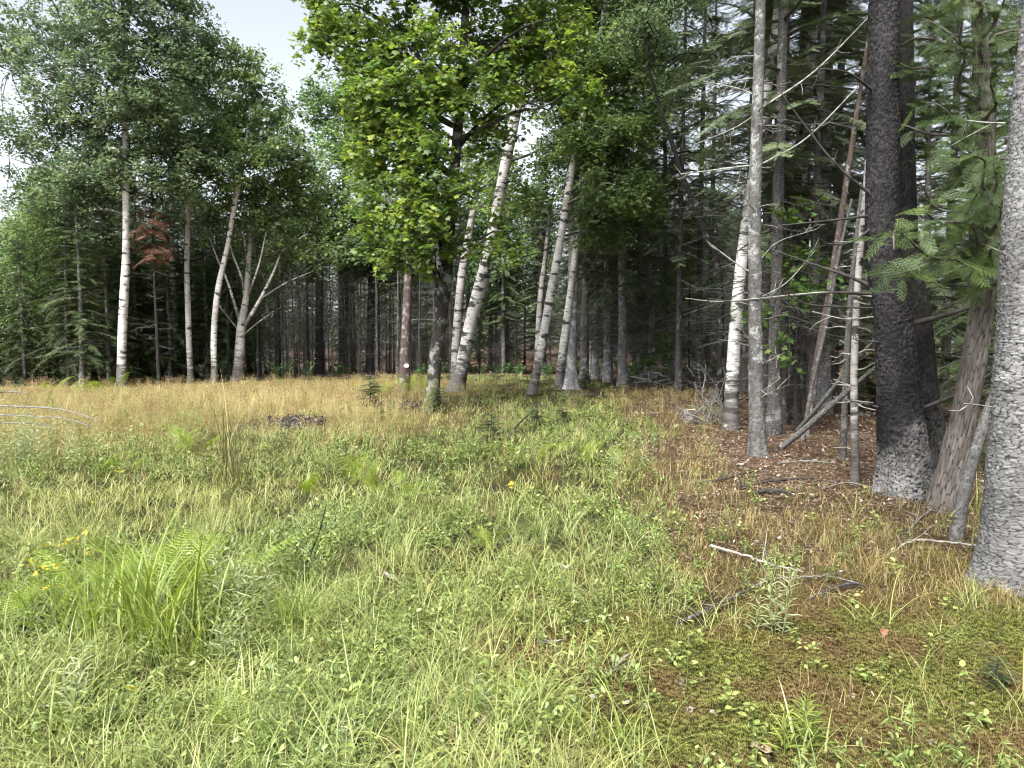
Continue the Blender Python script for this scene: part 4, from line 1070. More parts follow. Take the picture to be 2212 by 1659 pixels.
MARKS = [(60, 'near the left picture edge'), (210, 'left of the thickest birch'), (330, 'left of the rust-brown conifer'), (440, 'behind the slender straight birch'), (560, 'behind the forked birch'), (640, 'just right of the forked birch'),
         (730, 'midway from forked birch to maple'), (820, 'left of the red-brown trunk'), (900, 'beside the red-brown trunk'), (980, 'behind the maple trunk'), (1090, 'behind the stout leaning birch'), (1190, 'between the leaning birches'), (1270, 'behind the grey rooted trunk'), (1345, 'behind the lone grey spruce'),
         (1440, 'behind the brush pile'), (1540, 'behind the crooked dark tree'), (1640, 'behind the lichened fir'), (1760, 'behind the leaning poles'), (1850, 'behind the two dead stems'), (1960, 'behind the twin black spruce'), (2090, 'behind the leaning cedar'), (2500, 'behind the pale scaly trunk')]
def fill(n, pxr, Dr, kinds, dmin, where, group, smin=.75, smax=1.15, tries=4000):
    k = 0
    for _ in range(tries):
        if k >= n: break
        D = math.sqrt(rngf.uniform(Dr[0] ** 2, Dr[1] ** 2)); px = rngf.uniform(*pxr); x = (px - CX) / F * D
        if not free(x, D, dmin) or (680 < px < 1260 and D < 32.5): continue
        kind = kinds[rngf.integers(len(kinds))]
        cap = CAM_H + D * (HORIZON - cap_row(px)) / F * rngf.uniform(.8, 1.1)
        s = min(rngf.uniform(smin, smax), cap / HT[kind])
        SPOTS.append((x, D)); k += 1
        mark = next((t_ for e, t_ in MARKS if px < e), MARKS[-1][1])
        place(kind, x, D, s, '%s %s %s' % (DESC[kind], where, mark), group, 'broadleaf_tree' if kind.startswith('leafy') else 'dead_spruce' if kind.startswith('pole') else 'spruce_tree')
fill(26, (-280, 270), (23.5, 31), ['full', 'full_b', 'leafy_b', 'leafy', 'full'], 1.15, 'in the wood wall', 'conifer wall behind the left birches', .75, 1.25)
fill(20, (250, 540), (27, 34), ['full', 'full_b', 'leafy', 'leafy_b'], 1.2, 'in the wood wall', 'conifers between the left birches', .6, 1.0)
fill(80, (545, 1000), (27.5, 42), ['pole_a', 'pole_b', 'pole_b'], .75, 'in the thicket', 'poles of the dead spruce thicket', .75, 1.15)
fill(22, (1000, 1320), (28, 44), ['tall_a', 'tall_c', 'full_b', 'pole_a'], 1.5, 'in the dark wood', 'spruces behind the leaning birches', .6, 1.0)
fill(20, (1250, 1620), (27, 44), ['tall_b', 'curtain', 'curtain', 'leafy'], 1.5, 'in the wood', 'spruces behind the brush pile', .6, 1.0)
fill(16, (1560, 2500), (18, 40), ['sparse', 'sparse', 'curtain', 'leafy_b'], 1.7, 'deep in the wood', 'spruces deep behind the black spruce', .5, .9)
fill(44, (-300, 1000), (36, 58), ['tall_a', 'full', 'full_b', 'leafy'], 1.8, 'far in the wood', 'far conifers of the left wood', .6, 1.0)
fill(26, (1000, 2500), (42, 60), ['tall_a', 'full', 'full_b'], 1.9, 'far in the wood', 'far spruces of the dark wood', .5, .9)

# ------------------------------------------------------------------ growth nobody could count: grass, herbs, moss, litter
def scatter(name, protos, pts, rot, scale, idx, label, cat):
    col = bpy.data.collections.new(name + '_kinds')
    for i, me in enumerate(protos):
        col.objects.link(bpy.data.objects.new('%s_kind_%02d' % (name, i), me))
    n_ = len(pts)
    me = bpy.data.meshes.new(name); me.vertices.add(n_); me.vertices.foreach_set('co', np.ascontiguousarray(pts, np.float32).ravel())
    a = me.attributes.new('turn', 'FLOAT_VECTOR', 'POINT'); a.data.foreach_set('vector', np.ascontiguousarray(rot, np.float32).ravel())
    a = me.attributes.new('size', 'FLOAT', 'POINT'); a.data.foreach_set('value', np.ascontiguousarray(scale, np.float32))
    a = me.attributes.new('pick', 'INT', 'POINT'); a.data.foreach_set('value', np.ascontiguousarray(idx, np.int32))
    me.update()
    g = bpy.data.node_groups.new(name + '_scatter', 'GeometryNodeTree')
    g.interface.new_socket('Geometry', in_out='INPUT', socket_type='NodeSocketGeometry')
    g.interface.new_socket('Geometry', in_out='OUTPUT', socket_type='NodeSocketGeometry')
    gi, go = g.nodes.new('NodeGroupInput'), g.nodes.new('NodeGroupOutput')
    ci = g.nodes.new('GeometryNodeCollectionInfo'); ci.inputs['Collection'].default_value = col
    ci.inputs['Separate Children'].default_value = True; ci.inputs['Reset Children'].default_value = True
    ip = g.nodes.new('GeometryNodeInstanceOnPoints'); ip.inputs['Pick Instance'].default_value = True
    def named(nm, ty):
        q = g.nodes.new('GeometryNodeInputNamedAttribute'); q.data_type = ty; q.inputs['Name'].default_value = nm
        return [o for o in q.outputs if o.enabled and o.name == 'Attribute'][0]
    L = g.links
    L.new(gi.outputs[0], ip.inputs['Points']); L.new(ci.outputs[0], ip.inputs['Instance'])
    L.new(named('pick', 'INT'), ip.inputs['Instance Index']); L.new(named('turn', 'FLOAT_VECTOR'), ip.inputs['Rotation']); L.new(named('size', 'FLOAT'), ip.inputs['Scale'])
    L.new(ip.outputs[0], go.inputs[0])
    o = obj(name, me); md = o.modifiers.new('scatter', 'NODES'); md.node_group = g
    return tag(o, label, cat, kind='stuff')

def blades(rng, n, L, W, a0, a1, spread, ns=5, tint=(.5, .18), fold=0.0):
    """n grass blades round the origin: verts, faces, tint"""
    Ls = rng.uniform(*L, n); Ws = rng.uniform(*W, n) * .5
    phi = rng.uniform(0, 6.28, n); h = np.stack([np.cos(phi), np.sin(phi), 0 * phi], -1)
    sd = np.stack([-h[:, 1], h[:, 0], 0 * phi], -1)
    b = np.stack([rng.normal(0, spread, n), rng.normal(0, spread, n), np.full(n, -.02)], -1)
    A0, A1 = rng.uniform(*a0, n), rng.uniform(*a1, n)
    V = []; p = b.copy()
    for k in range(ns + 1):
        t = k / ns; w = Ws * (1 - t ** 2.2) * (1 if k else .75) + .0002
        V.append(p - sd * w[:, None]); V.append(p + sd * w[:, None])
        a = A0 + (A1 - A0) * t ** 1.4; st = Ls / ns
        p = p + h * (np.sin(a) * st)[:, None] + np.stack([0 * a, 0 * a, np.cos(a) * st], -1)
    V = np.stack(V, 1)                                     # n, 2(ns+1), 3
    q = np.array([(2 * k, 2 * k + 1, 2 * k + 3, 2 * k + 2) for k in range(ns)])
    Fc = (q[None] + (np.arange(n) * 2 * (ns + 1))[:, None, None]).reshape(-1, 4)
    T = np.repeat(rng.normal(tint[0], tint[1], n), 2 * (ns + 1))
    return V.reshape(-1, 3), Fc, T

def blade_mesh(name, mat, seed, *args, **kw):
    g = Geo(); V, Fc, T = blades(np.random.default_rng(seed), *args, **kw); g.add(V, Fc, T)
    return g.mesh(name, [mat])

GREEN = [(.05, (.075, .12, .032)), (.35, (.175, .235, .065)), (.62, (.30, .335, .11)), (.85, (.45, .41, .2)), (1.0, (.6, .53, .33))]
M['grass'] = leaf_mat('meadow_grass', GREEN, .14, .5, (.36, .35, .10), jitter=.3)
M['grass_dry'] = leaf_mat('wood_grass', [(.1, (0.123, 0.104, 0.035)), (.5, (0.238, 0.181, 0.065)), (.9, (0.415, 0.299, 0.124))], .25, .5, (.17, .165, .05), jitter=.3)
M['straw'] = leaf_mat('ripe_grass', [(.1, (0.246, 0.222, 0.081)), (.45, (0.468, 0.382, 0.167)), (.75, (0.616, 0.493, 0.259)), (1, (0.739, 0.641, 0.419))], .3, .6, (.22, .24, .07), jitter=.3, patch_scale=.3)
M['russet'] = leaf_mat('russet_grass', [(.1, (0.251, 0.167, 0.074)), (.5, (0.476, 0.334, 0.163)), (.9, (0.661, 0.547, 0.309))], .3, .5, (.34, .26, .11), jitter=.3, patch_scale=.25)
M['herb'] = leaf_mat('herb_leaf', [(.05, (0.082, 0.132, 0.030)), (.5, (0.170, 0.232, 0.057)), (.8, (0.277, 0.326, 0.086)), (1, (0.391, 0.403, 0.138))], .2, .3, (.22, .25, .085), rough=.45)
M['pale_herb'] = leaf_mat('pale_herb_leaf', [(.1, (0.176, 0.220, 0.088)), (.5, (0.319, 0.363, 0.182)), (.9, (0.462, 0.495, 0.297))], .3)
M['moss'] = leaf_mat('moss_leaf', [(.1, (0.076, 0.087, 0.018)), (.5, (0.177, 0.192, 0.034)), (.9, (0.314, 0.316, 0.065))], .2, .75, (.16, .085, .04), rough=.7, patch_scale=1.6)
M['litter'] = leaf_mat('dead_leaf', [(.1, (0.053, 0.032, 0.020)), (.5, (0.146, 0.090, 0.055)), (.85, (0.304, 0.226, 0.154)), (1, (0.491, 0.406, 0.308))], .1, rough=.7)
M['fern'] = leaf_mat('fern_leaf', [(.1, (0.118, 0.185, 0.020)), (.5, (0.228, 0.317, 0.037)), (.9, (0.359, 0.423, 0.069))], .4)

fine = [blade_mesh('grass_tuft', M['grass'], 400 + i, 26, (.08, .28), (.002, .004), (.25, 1.0), (1.3, 2.6), .06, 4) for i in range(5)]
fine += [blade_mesh('grass_tuft', M['grass'], 410 + i, 16, (.22, .5), (.0026, .005), (.2, .8), (1.5, 2.7), .04, 6) for i in range(3)]
fine_far = [blade_mesh('grass_tuft', M['grass'], 415 + i, 20, (.08, .28), (.0045, .0075), (.35, 1.1), (1.2, 2.3), .09, 3) for i in range(5)]
def herb_mesh(seed, mat, nst, hgt, nl, size, tmpl):
    rng = np.random.default_rng(seed); g = Geo()
    for _ in range(nst):
        phi = rng.uniform(0, 6.28); h = rng.uniform(*hgt); ln = rng.uniform(.1, .7)
        b = np.array([rng.normal(0, .04), rng.normal(0, .04), -.01]); e = b + [math.cos(phi) * ln * h, math.sin(phi) * ln * h, h]
        V, Q, _ = tube(np.array([b, (b + e) / 2 + [0, 0, .1 * h], e]), [.0022, .0018, .001], 3); g.add(V, Q, .35)
        k = rng.integers(nl[0], nl[1] + 1); t = rng.uniform(.2, 1, k)
        pos = b + (e - b) * t[:, None]; pos[:, 2] += .1 * h * np.sin(t * 3.14)
        nr = rng.normal(0, .5, (k, 3)); nr[:, 2] = 1
        V, Fc = stamp(*tmpl, pos, rot_from(nr, np.arange(k) * 2.4 + rng.uniform(0, .6, k)), rng.uniform(*size, k))
        g.add(V, Fc, np.repeat(rng.normal(.5, .2, k), len(tmpl[0])))
    return g.mesh('herb', [mat])
herbs = [herb_mesh(430 + i, M['herb'], 6, (.05, .17), (8, 14), (.016, .034), OVAL_LEAF) for i in range(4)] + [herb_mesh(440 + i, M['herb'], 3, (.12, .28), (14, 22), (.022, .045), LANCE_LEAF) for i in range(3)]
def straw_mesh(seed, mat, n=16, hgt=(.38, .72)):
    rng = np.random.default_rng(seed); g = Geo()
    V, Fc, T = blades(rng, n, hgt, (.0028, .0045), (.0, .3), (.25, .8), .09, 4, (.5, .2)); g.add(V, Fc, T)
    tips = V.reshape(n, 10, 3)[:, 8]; mid = V.reshape(n, 10, 3)[:, 6]
    for i in range(n):
        for _ in range(9):
            t = rng.uniform(0, 1); p = mid[i] + (tips[i] - mid[i]) * (.5 + .5 * t)
            d = rng.normal(0, .35, 3) + [0, 0, .8]; d = d / np.linalg.norm(d) * rng.uniform(.015, .04); w = rng.normal(0, .0035, 3)
            g.add(np.array([p - w, p + w, p + d]), np.array([[0, 1, 2]]), rng.normal(.6, .2))
    V, Fc, T = blades(rng, 12, (.12, .35), (.003, .005), (.1, .7), (.9, 2.0), .08, 4, (.35, .2)); g.add(V, Fc, T)
    return g.mesh('straw', [mat])
straws = [straw_mesh(450 + i, M['straw']) for i in range(4)]; russets = [straw_mesh(460 + i, M['russet'], 18, (.4, .75)) for i in range(4)]
drys = [blade_mesh('wood_grass_tuft', M['grass_dry'], 470 + i, 18, (.07, .22), (.002, .0036), (.1, .9), (1.1, 2.3), .06, 3) for i in range(5)]
def moss_mesh(seed):
    rng = np.random.default_rng(seed); g = Geo()
    for _ in range(7):
        c = np.array([rng.normal(0, .028), rng.normal(0, .028), 0]); h = rng.uniform(.012, .05)
        for k in range(2):
            n = 7; a = np.arange(n) * 6.28 / n + rng.uniform(0, 6); r = rng.uniform(.009, .016); zt = c[2] + h * (.6 + .4 * k)
            u = np.stack([np.cos(a), np.sin(a), 0 * a], -1); s = np.stack([-np.sin(a), np.cos(a), 0 * a], -1)
            p0 = c + [0, 0, h * (.45 + .4 * k)]
            V = np.stack([p0 - s * .0022, p0 + s * .0022, p0 + u * r + [0, 0, .010]], 1).reshape(-1, 3)
            g.add(V, np.arange(3 * n).reshape(-1, 3), rng.normal(.5, .22))
        V, Q, _ = tube(np.array([c - [0, 0, .02], c + [0, 0, h]]), [.004, .003], 3); g.add(V, Q, .1)
    return g.mesh('moss_tuft', [M['moss']])
mosses = [moss_mesh(480 + i) for i in range(4)]
def litter_mesh(seed):
    rng = np.random.default_rng(seed); g = Geo()
    for _ in range(7):
        nr = rng.normal(0, .35, (1, 3)) + [0, 0, 1]; p = np.array([[rng.normal(0, .09), rng.normal(0, .09), rng.uniform(.004, .03)]])
        V, Fc = stamp(*OVAL_LEAF, p, rot_from(nr, rng.uniform(0, 6.28, 1)), [rng.uniform(.018, .05)]); V[:, 2] += rng.normal(0, .004, len(V))
        g.add(V, Fc, rng.normal(.55, .25))
    for _ in range(9):
        p = np.array([rng.normal(0, .1), rng.normal(0, .1), .012]); a = rng.uniform(0, 6.28); L = rng.uniform(.04, .2)
        V, Q, _ = tube(np.array([p, p + [math.cos(a) * L, math.sin(a) * L, rng.uniform(-.008, .012)]]), [.0022, .0013], 3); g.add(V, Q, rng.normal(.4, .25))
    return g.mesh('litter', [M['litter']])
litters = [litter_mesh(490 + i) for i in range(4)]

def sample(n, D0, D1, seed, weight, kinds, s=(.8, 1.25), tilt=.12, pxr=(-330, 2540), grow=0.0):
    """plants thinning out with distance, kept where weight (0..1) says"""
    rng = np.random.default_rng(seed)
    D = rng.uniform(D0, D1, n); px = rng.uniform(*pxr, n); x = (px - CX) / F * D
    keep = rng.random(n) < weight(x, D) * bare(x, D)
    x, D = x[keep], D[keep]; k = len(x)
    pts = np.stack([x, D, ground_z(x, D)], -1)
    rot = np.stack([rng.normal(0, tilt, k), rng.normal(0, tilt, k), rng.uniform(0, 6.28, k)], -1)
    sc = rng.uniform(*s, k) * (1 + grow * (D - D0) / (D1 - D0))
    return pts, rot, sc, rng.integers(0, kinds, k)
BARE = [(on_ground(px_, py_), r_) for px_, py_, r_ in [(580, 915, .5), (630, 915, .5), (680, 914, .5), (840, 878, .4), (885, 878, .4), (1240, 850, .6), (1490, 1350, .13), (1530, 1332, .14), (1570, 1312, .14), (1610, 1290, .13), (1650, 1268, .12), (1560, 1198, .15), (1610, 1210, .16), (1660, 1226, .16), (1710, 1240, .15), (1790, 1286, .16), (1840, 1276, .15),
        (1335, 1450, .1), (850, 1262, .12), (1200, 1236, .12), (1190, 1398, .12), (2000, 1178, .16), (2060, 1182, .16), (800, 880, .4), (932, 892, .5), (985, 850, .5), (1150, 855, .5), (1215, 846, .6), (1690, 1270, .12), (1645, 1640, .1)]]
def bare(x, y):
    w = np.ones(np.shape(x))
    for p_, r_ in BARE: w = w * (1 - .93 * np.exp(-(((x - p_[0]) ** 2 + (y - p_[1]) ** 2) / (r_ * r_)) ** 2))
    return w
clear = lambda x, y: (1 - zone_litter(x, y)) * (1 - .93 * zone_moss(x, y))
def w_green(x, y): return clear(x, y) * (1 - .68 * zone_straw(x, y)) * (1 - .96 * zone_dry(x, y)) * (.25 + .9 * fnoise(x, y, 1.4, 71)) * (.35 + .65 * sstep(.36, .52, fnoise(x, y, .42, 72)))
def join(*ss): return [np.concatenate(v) for v in zip(*ss)]
scatter('meadow_grass', fine, *sample(9600, 1.5, 7.5, 501, w_green, 8, (.55, 1.1), pxr=(-900, 3100)), 'arching green meadow grass in the near part of the clearing', 'grass')
a = join(sample(5500, 7.5, 15, 502, w_green, 5, (.65, 1.1)), sample(5200, 15, 33, 503, w_green, 5, (.8, 1.3)))
scatter('meadow_grass', fine_far, *a, 'short green meadow grass in the far part of the clearing', 'grass')
w_herb = lambda x, y: (1 - zone_litter(x, y)) * (1 - .2 * zone_moss(x, y)) * (1 - .9 * zone_straw(x, y)) * (1 - .85 * zone_dry(x, y)) * sstep(.32, .62, fnoise(x, y, 1.1, 81))
a = join(sample(4600, 1.5, 6.5, 511, w_herb, 7, (.7, 1.2), pxr=(-900, 3100)), sample(3600, 6.5, 16, 512, w_herb, 7, (.9, 1.5)))
scatter('herb_undergrowth', herbs, *a, 'low small-leaved herbs growing among the meadow grass', 'herbs')
w_straw = lambda x, y: (.45 + .55 * sstep(.38, .58, fnoise(x, y, 1.3, 98))) * np.clip(zone_straw(x, y) + .12 * clear(x, y), 0, 1) * sstep(22, 17, y + 2 * (fnoise(x, y, 2, 91) - .5))
scatter('tawny_grass', straws, *sample(8000, 7.5, 24, 521, w_straw, 4, (.28, .55)), 'pale ripe grass in the far half of the clearing', 'grass')
w_rus = lambda x, y: .75 * (.2 + .7 * sstep(17, 20.5, y)) * sstep(26.8, 24.5, y + 2 * (fnoise(x, y, 2, 92) - .5)) * sstep(1.0, -1.5, x + 1.5 + 4 * (fnoise(x, y, 2, 93) - .5)) * (.35 + .65 * sstep(.35, .6, fnoise(x, y, 2.5, 94)))
scatter('russet_grass', russets, *sample(5000, 14, 26.8, 531, w_rus, 4, (.24, .5)), 'russet seeding grass on the crest below the birches', 'grass')
w_dry = lambda x, y: np.clip(zone_dry(x, y) * (1 - .85 * zone_litter(x, y)) + .25 * zone_moss(x, y) * sstep(.4, .6, fnoise(x, y, .6, 95)) + .4 * clear(x, y) * sstep(.3, .6, fnoise(x, y, .8, 97)), 0, 1)
a = join(sample(6800, 1.5, 7, 541, w_dry, 5, (.7, 1.2), pxr=(-900, 3100)), sample(5000, 7, 20, 542, w_dry, 5, (.9, 1.5)))
scatter('wood_grass', drys, *a, 'thin brownish wood grass before the big trunks', 'grass')
w_moss = lambda x, y: np.clip(zone_moss(x, y) + .12 * sstep(8, 5, y), 0, 1)
scatter('moss_carpet', mosses, *sample(25000, 1.6, 6.0, 551, w_moss, 4, (.6, 1.2), .15, (700, 2900)), 'green and rusty moss cushions on the near ground', 'moss')
w_lit = lambda x, y: np.clip(zone_litter(x, y) + .3 * zone_dry(x, y) + .3 * zone_red(x, y) + .22 * zone_moss(x, y), 0, 1)
a = join(sample(2600, 2.4, 5.5, 563, w_lit, 4, (.4, .75), .1, (900, 2540)), sample(5000, 5.5, 12, 561, w_lit, 4, (.7, 1.2), .1, (900, 2540)), sample(5000, 12, 34, 562, w_lit, 4, (1.2, 2.2)))
scatter('leaf_litter', litters, *a, 'dead leaves, needles and twigs under the trees', 'leaf litter')
# low dark growth under the far trees
w_und = lambda x, y: zone_litter(x, y) * sstep(26, 27, y) * sstep(.45, .65, fnoise(x, y, 2.6, 96))
under = [herb_mesh(600 + i, M['far_leaf'], 7, (.2, .6), (10, 16), (.06, .11), OVAL_LEAF) for i in range(3)]
scatter('woodland_undergrowth', under, *sample(1500, 26, 46, 571, w_und, 3, (.8, 1.5)), 'low green undergrowth on the dark wood floor', 'undergrowth')
# the wood going on out of sight, one mass
far_parts = conifer_parts(15, .16, 1.6, 2.4, 640, M['spruce_bark'], sn, dead_n=0, spacing=.55, per=5, twl=.5, tw_step=.2)
rng = np.random.default_rng(641)
fp = []
for _ in range(520):
    D = math.sqrt(rng.uniform(58 ** 2, 110 ** 2)); px = rng.uniform(-500, 2700); fp.append(((px - CX) / F * D, D, px))
for _ in range(40):
    fp.append((rng.uniform(14, 40), rng.uniform(-14, 9), 2600))
fp = np.array(fp)
pts = np.stack([fp[:, 0], fp[:, 1], ground_z(fp[:, 0], fp[:, 1])], -1)
cap = np.array([(CAM_H + d * (HORIZON - max(470, cap_row(p_))) / F * .9) / 15 for d, p_ in zip(fp[:, 1], fp[:, 2])])
sc = np.where(fp[:, 1] > 50, np.clip(cap, .3, 1.4), 1.0)
scatter('far_wood', [far_parts[1]], pts, np.stack([0 * sc, 0 * sc, rng.uniform(0, 6.28, len(sc))], -1), sc * rng.uniform(.8, 1.1, len(sc)), np.zeros(len(sc)), 'unbroken dark conifer wood far behind the trunks', 'wood')

# ------------------------------------------------------------------ plants and sticks one can count
def frond_mesh(seed, L=1.0, mat=None):
    """an arching fern frond along +y, length L, its leaflets cut to the midrib"""
    rng = np.random.default_rng(seed); g = Geo(); n = 20
    t = np.linspace(0, 1, 9); a = .25 + 1.25 * t ** 1.3
    y = np.concatenate([[0], np.cumsum(np.sin(a[:-1]))]) / 8 * L; z = np.concatenate([[0], np.cumsum(np.cos(a[:-1]))]) / 8 * L
    R_ = np.stack([0 * t, y, z], -1)
    V, Q, _ = tube(R_, np.linspace(.006, .0015, 9) * L, 3); g.add(V, Q, .3)
    for i in range(n):
        s = .22 + .77 * i / (n - 1); c = np.array([0, np.interp(s, t, y), np.interp(s, t, z)])
        tg = np.array([0, np.interp(s, t, np.gradient(y)), np.interp(s, t, np.gradient(z))]); tg /= np.linalg.norm(tg)
        pl = L * .20 * math.sin(math.pi * min(1, .12 + .88 * (s - .15))) ** .8 * rng.uniform(.9, 1.1) + .012 * L
        for sd in (-1, 1):
            d = np.array([sd, 0, 0]) * .92 + tg * .38; d[2] -= .22; d /= np.linalg.norm(d)
            m_ = 7
            for k in range(m_):
                q = (k + .5) / m_; p = c + d * pl * q; w = pl * .07 * (1 - .75 * q) + .002 * L
                g.add(np.array([p - d * pl * .075, p + tg * w + d * pl * .06, p + d * pl * .085, p - tg * w + d * pl * .06]), np.array([[0, 1, 2], [0, 2, 3]]), .5 + rng.normal(0, .12))
            g.add(np.array([c, c + tg * .003 * L, c + d * pl]), np.array([[0, 1, 2]]), .5)
    return g.mesh('frond', [mat or M['fern']])
fronds = [frond_mesh(700 + i) for i in range(3)]
def fern(px, py, n, L, label, seed, spread=1.0, group='bright ferns in the meadow grass'):
    rng = np.random.default_rng(seed); b = on_ground(px, py)
    r = empty('fern', b, label, 'fern', group)
    for k in range(n):
        o = child('frond', fronds[k % 3], r); a = rng.uniform(0, 6.28); sc = 1.0 * L * rng.uniform(.7, 1.15)
        o.location = (rng.normal(0, .1 * spread), rng.normal(0, .1 * spread), -.02); o.rotation_euler = (rng.normal(-.05, .18), rng.normal(0, .2), a); o.scale = (sc, sc, sc)
    return r
for k, (px, py, n, L, sp_, lab) in enumerate([
    (370, 1300, 13, .55, 1.6, 'largest bright fern clump behind the broad-bladed grass tussock'), (270, 1280, 9, .45, 1.4, 'bright fern beside the yellow-flowered plants'), (150, 1340, 10, .45, 1.6, 'bright fern under the yellow flowers near the left edge'), (60, 1370, 8, .42, 1.4, 'bright fern at the left edge'),
    (410, 985, 8, .5, 1.6, 'fern just left of the dark-stemmed rush tussock'), (770, 1060, 9, .48, 2.2, 'wide light fern clump in the middle of the meadow'), (690, 1075, 7, .42, 1.8, 'smaller fern left of the wide light fern clump'), (845, 1090, 7, .42, 1.6, 'smaller fern right of the wide light fern clump'),
    (855, 858, 9, .6, 3.0, 'fern patch left of the maple foot'), (905, 848, 7, .55, 2.0, 'fern against the maple foot'), (1320, 1010, 7, .42, 1.6, 'fern in the dull grass toward the lichened fir'), (1170, 1000, 6, .4, 1.4, 'small fern in the middle distance before the leaning birches'),
    (690, 1545, 7, .26, .8, 'small yellow-green fern in the near grass'), (560, 1610, 6, .24, .7, 'small fern at the lower picture edge'), (1130, 1560, 5, .22, .6, 'small upright fern in the near moss'), (200, 848, 9, .6, 4.0, 'pale fern patch below the thickest left birch'), (130, 852, 8, .6, 4.0, 'pale fern patch toward the left edge of the crest'),
    (1040, 1190, 6, .3, 1.2, 'flat-lying fern in the middle of the meadow'), (255, 1030, 6, .4, 1.3, 'fern behind the single yellow flower cluster')]):
    fern(px, py, n, L, lab, 720 + k, sp_)

# tussocks
def tussock(name, px, py, label, seed, *args, mat='grass', extra=None, **kw):
    b = on_ground(px, py); r = empty(name, b, label, 'grass tussock', 'single tussocks in the meadow')
    child('blades', blade_mesh('blades', M[mat], seed, *args, **kw), r, 'stuff')
    return r, b
M['bright_blade'] = leaf_mat('broad_grass', [(.1, (0.109, 0.161, 0.030)), (.5, (0.217, 0.280, 0.054)), (.9, (0.372, 0.406, 0.102))], .35)
tussock('broad_grass_tussock', 330, 1420, 'broad-bladed bright arching grass tussock before the largest fern', 741, 90, (.55, 1.05), (.008, .015), (.05, .45), (1.0, 2.3), .07, 8, mat='bright_blade')
tussock('broad_grass_tussock', 450, 1330, 'broad-bladed arching grass right of the largest fern', 742, 34, (.45, .85), (.008, .013), (.05, .5), (1.0, 2.2), .07, 8, mat='bright_blade')
tussock('broad_grass_tussock', 230, 1400, 'broad-bladed arching grass left of the brightest tussock', 761, 44, (.45, .85), (.006, .012), (.05, .5), (1.0, 2.3), .1, 8, mat='bright_blade')
tussock('broad_grass_tussock', 400, 1440, 'broad-bladed arching grass in front of the pale willow-leaved herb', 762, 44, (.4, .75), (.006, .012), (.05, .5), (1.1, 2.4), .1, 8, mat='bright_blade')
tussock('fine_grass_tussock', 180, 1480, 'drooping fine grass mound below the ferns near the left edge', 763, 130, (.25, .5), (.003, .005), (.1, .8), (1.3, 2.5), .09, 6, mat='grass')
tussock('fine_grass_tussock', 520, 1560, 'drooping fine grass mound in the near grass above the small fern', 764, 120, (.2, .42), (.003, .005), (.1, .8), (1.3, 2.5), .08, 6, mat='grass')
tussock('fine_grass_tussock', 60, 1560, 'drooping fine grass mound at the left edge', 765, 120, (.25, .5), (.003, .005), (.1, .8), (1.3, 2.5), .09, 6, mat='grass')
tussock('broad_grass_tussock', 120, 1620, 'broad-bladed grass at the lower left picture corner', 743, 16, (.3, .5), (.008, .014), (.1, .6), (1.0, 2.1), .06, 7, mat='bright_blade')
tussock('fine_grass_tussock', 640, 1370, 'deep green fine-bladed drooping tussock in the middle of the near grass', 744, 220, (.25, .5), (.0025, .004), (.1, .8), (1.3, 2.5), .05, 6, mat='bright_blade')
tussock('broad_grass_tussock', 1310, 1640, 'pale green arching grass at the lower edge beside the moss', 745, 20, (.25, .42), (.005, .009), (.1, .6), (1.1, 2.2), .06, 6, mat='bright_blade')
tussock('broad_grass_tussock', 1720, 1655, 'yellowish long grass at the lower edge in the moss', 746, 12, (.22, .36), (.005, .009), (.2, .8), (.9, 1.9), .04, 6, mat='grass')
tussock('fine_grass_tussock', 900, 1640, 'pale fine grass tuft at the middle of the lower edge', 747, 40, (.2, .4), (.003, .005), (.1, .7), (1.1, 2.3), .05, 6, mat='bright_blade')
tussock('broad_grass_tussock', 2120, 1110, 'green grass tuft between the cedar and the pale scaly trunk', 748, 30, (.25, .5), (.004, .007), (.05, .5), (.6, 1.6), .08, 5, mat='grass')
r, b = tussock('rush_tussock', 500, 1040, 'dark-stemmed tall rush tussock with brownish base', 750, 60, (.2, .45), (.003, .005), (.2, .9), (1.3, 2.4), .10, 5, mat='grass_dry')
M['rush'] = leaf_mat('rush_stem', [(.1, (.05, .05, .02)), (.5, (.09, .085, .035)), (.9, (.16, .14, .06))], .1)
child('stems', blade_mesh('stems', M['rush'], 751, 40, (.6, 1.15), (.005, .008), (.0, .32), (.15, .7), .09, 6), r, 'stuff')
V, Fc, T = blades(np.random.default_rng(752), 5, (1.3, 1.5), (.004, .006), (-.05, .16), (.9, 1.9), .05, 9, (.85, .1)); g = Geo(); g.add(V, Fc, T)
child('plumes', g.mesh('plumes', [M['grass']]), r, 'stuff')

# yellow-flowered plants
M['yellow'] = leaf_mat('yellow_flower', [(.1, (.55, .40, .03)), (.9, (.72, .60, .06))], .25)
def petals(seed):
    rng = np.random.default_rng(seed); g = Geo()
    for _ in range(6):
        c = rng.normal(0, .012, 3); c[2] = abs(c[2]) * .5; n_ = 9; a = np.arange(n_) * 6.28 / n_; R_ = .013
        V = [c + [0, 0, .004]]
        for q in a: V += [c + [R_ * .35 * math.cos(q - .3), R_ * .35 * math.sin(q - .3), .003], c + [R_ * math.cos(q), R_ * math.sin(q), 0], c + [R_ * .35 * math.cos(q + .3), R_ * .35 * math.sin(q + .3), .003]]
        V = np.array(V); g.add(V, np.array([t_ for i in range(n_) for t_ in ((0, 1 + 3 * i, 2 + 3 * i), (0, 2 + 3 * i, 3 + 3 * i))]), rng.normal(.5, .2))
    return g.mesh('flower', [M['yellow']])
flowers = [petals(760 + i) for i in range(3)]
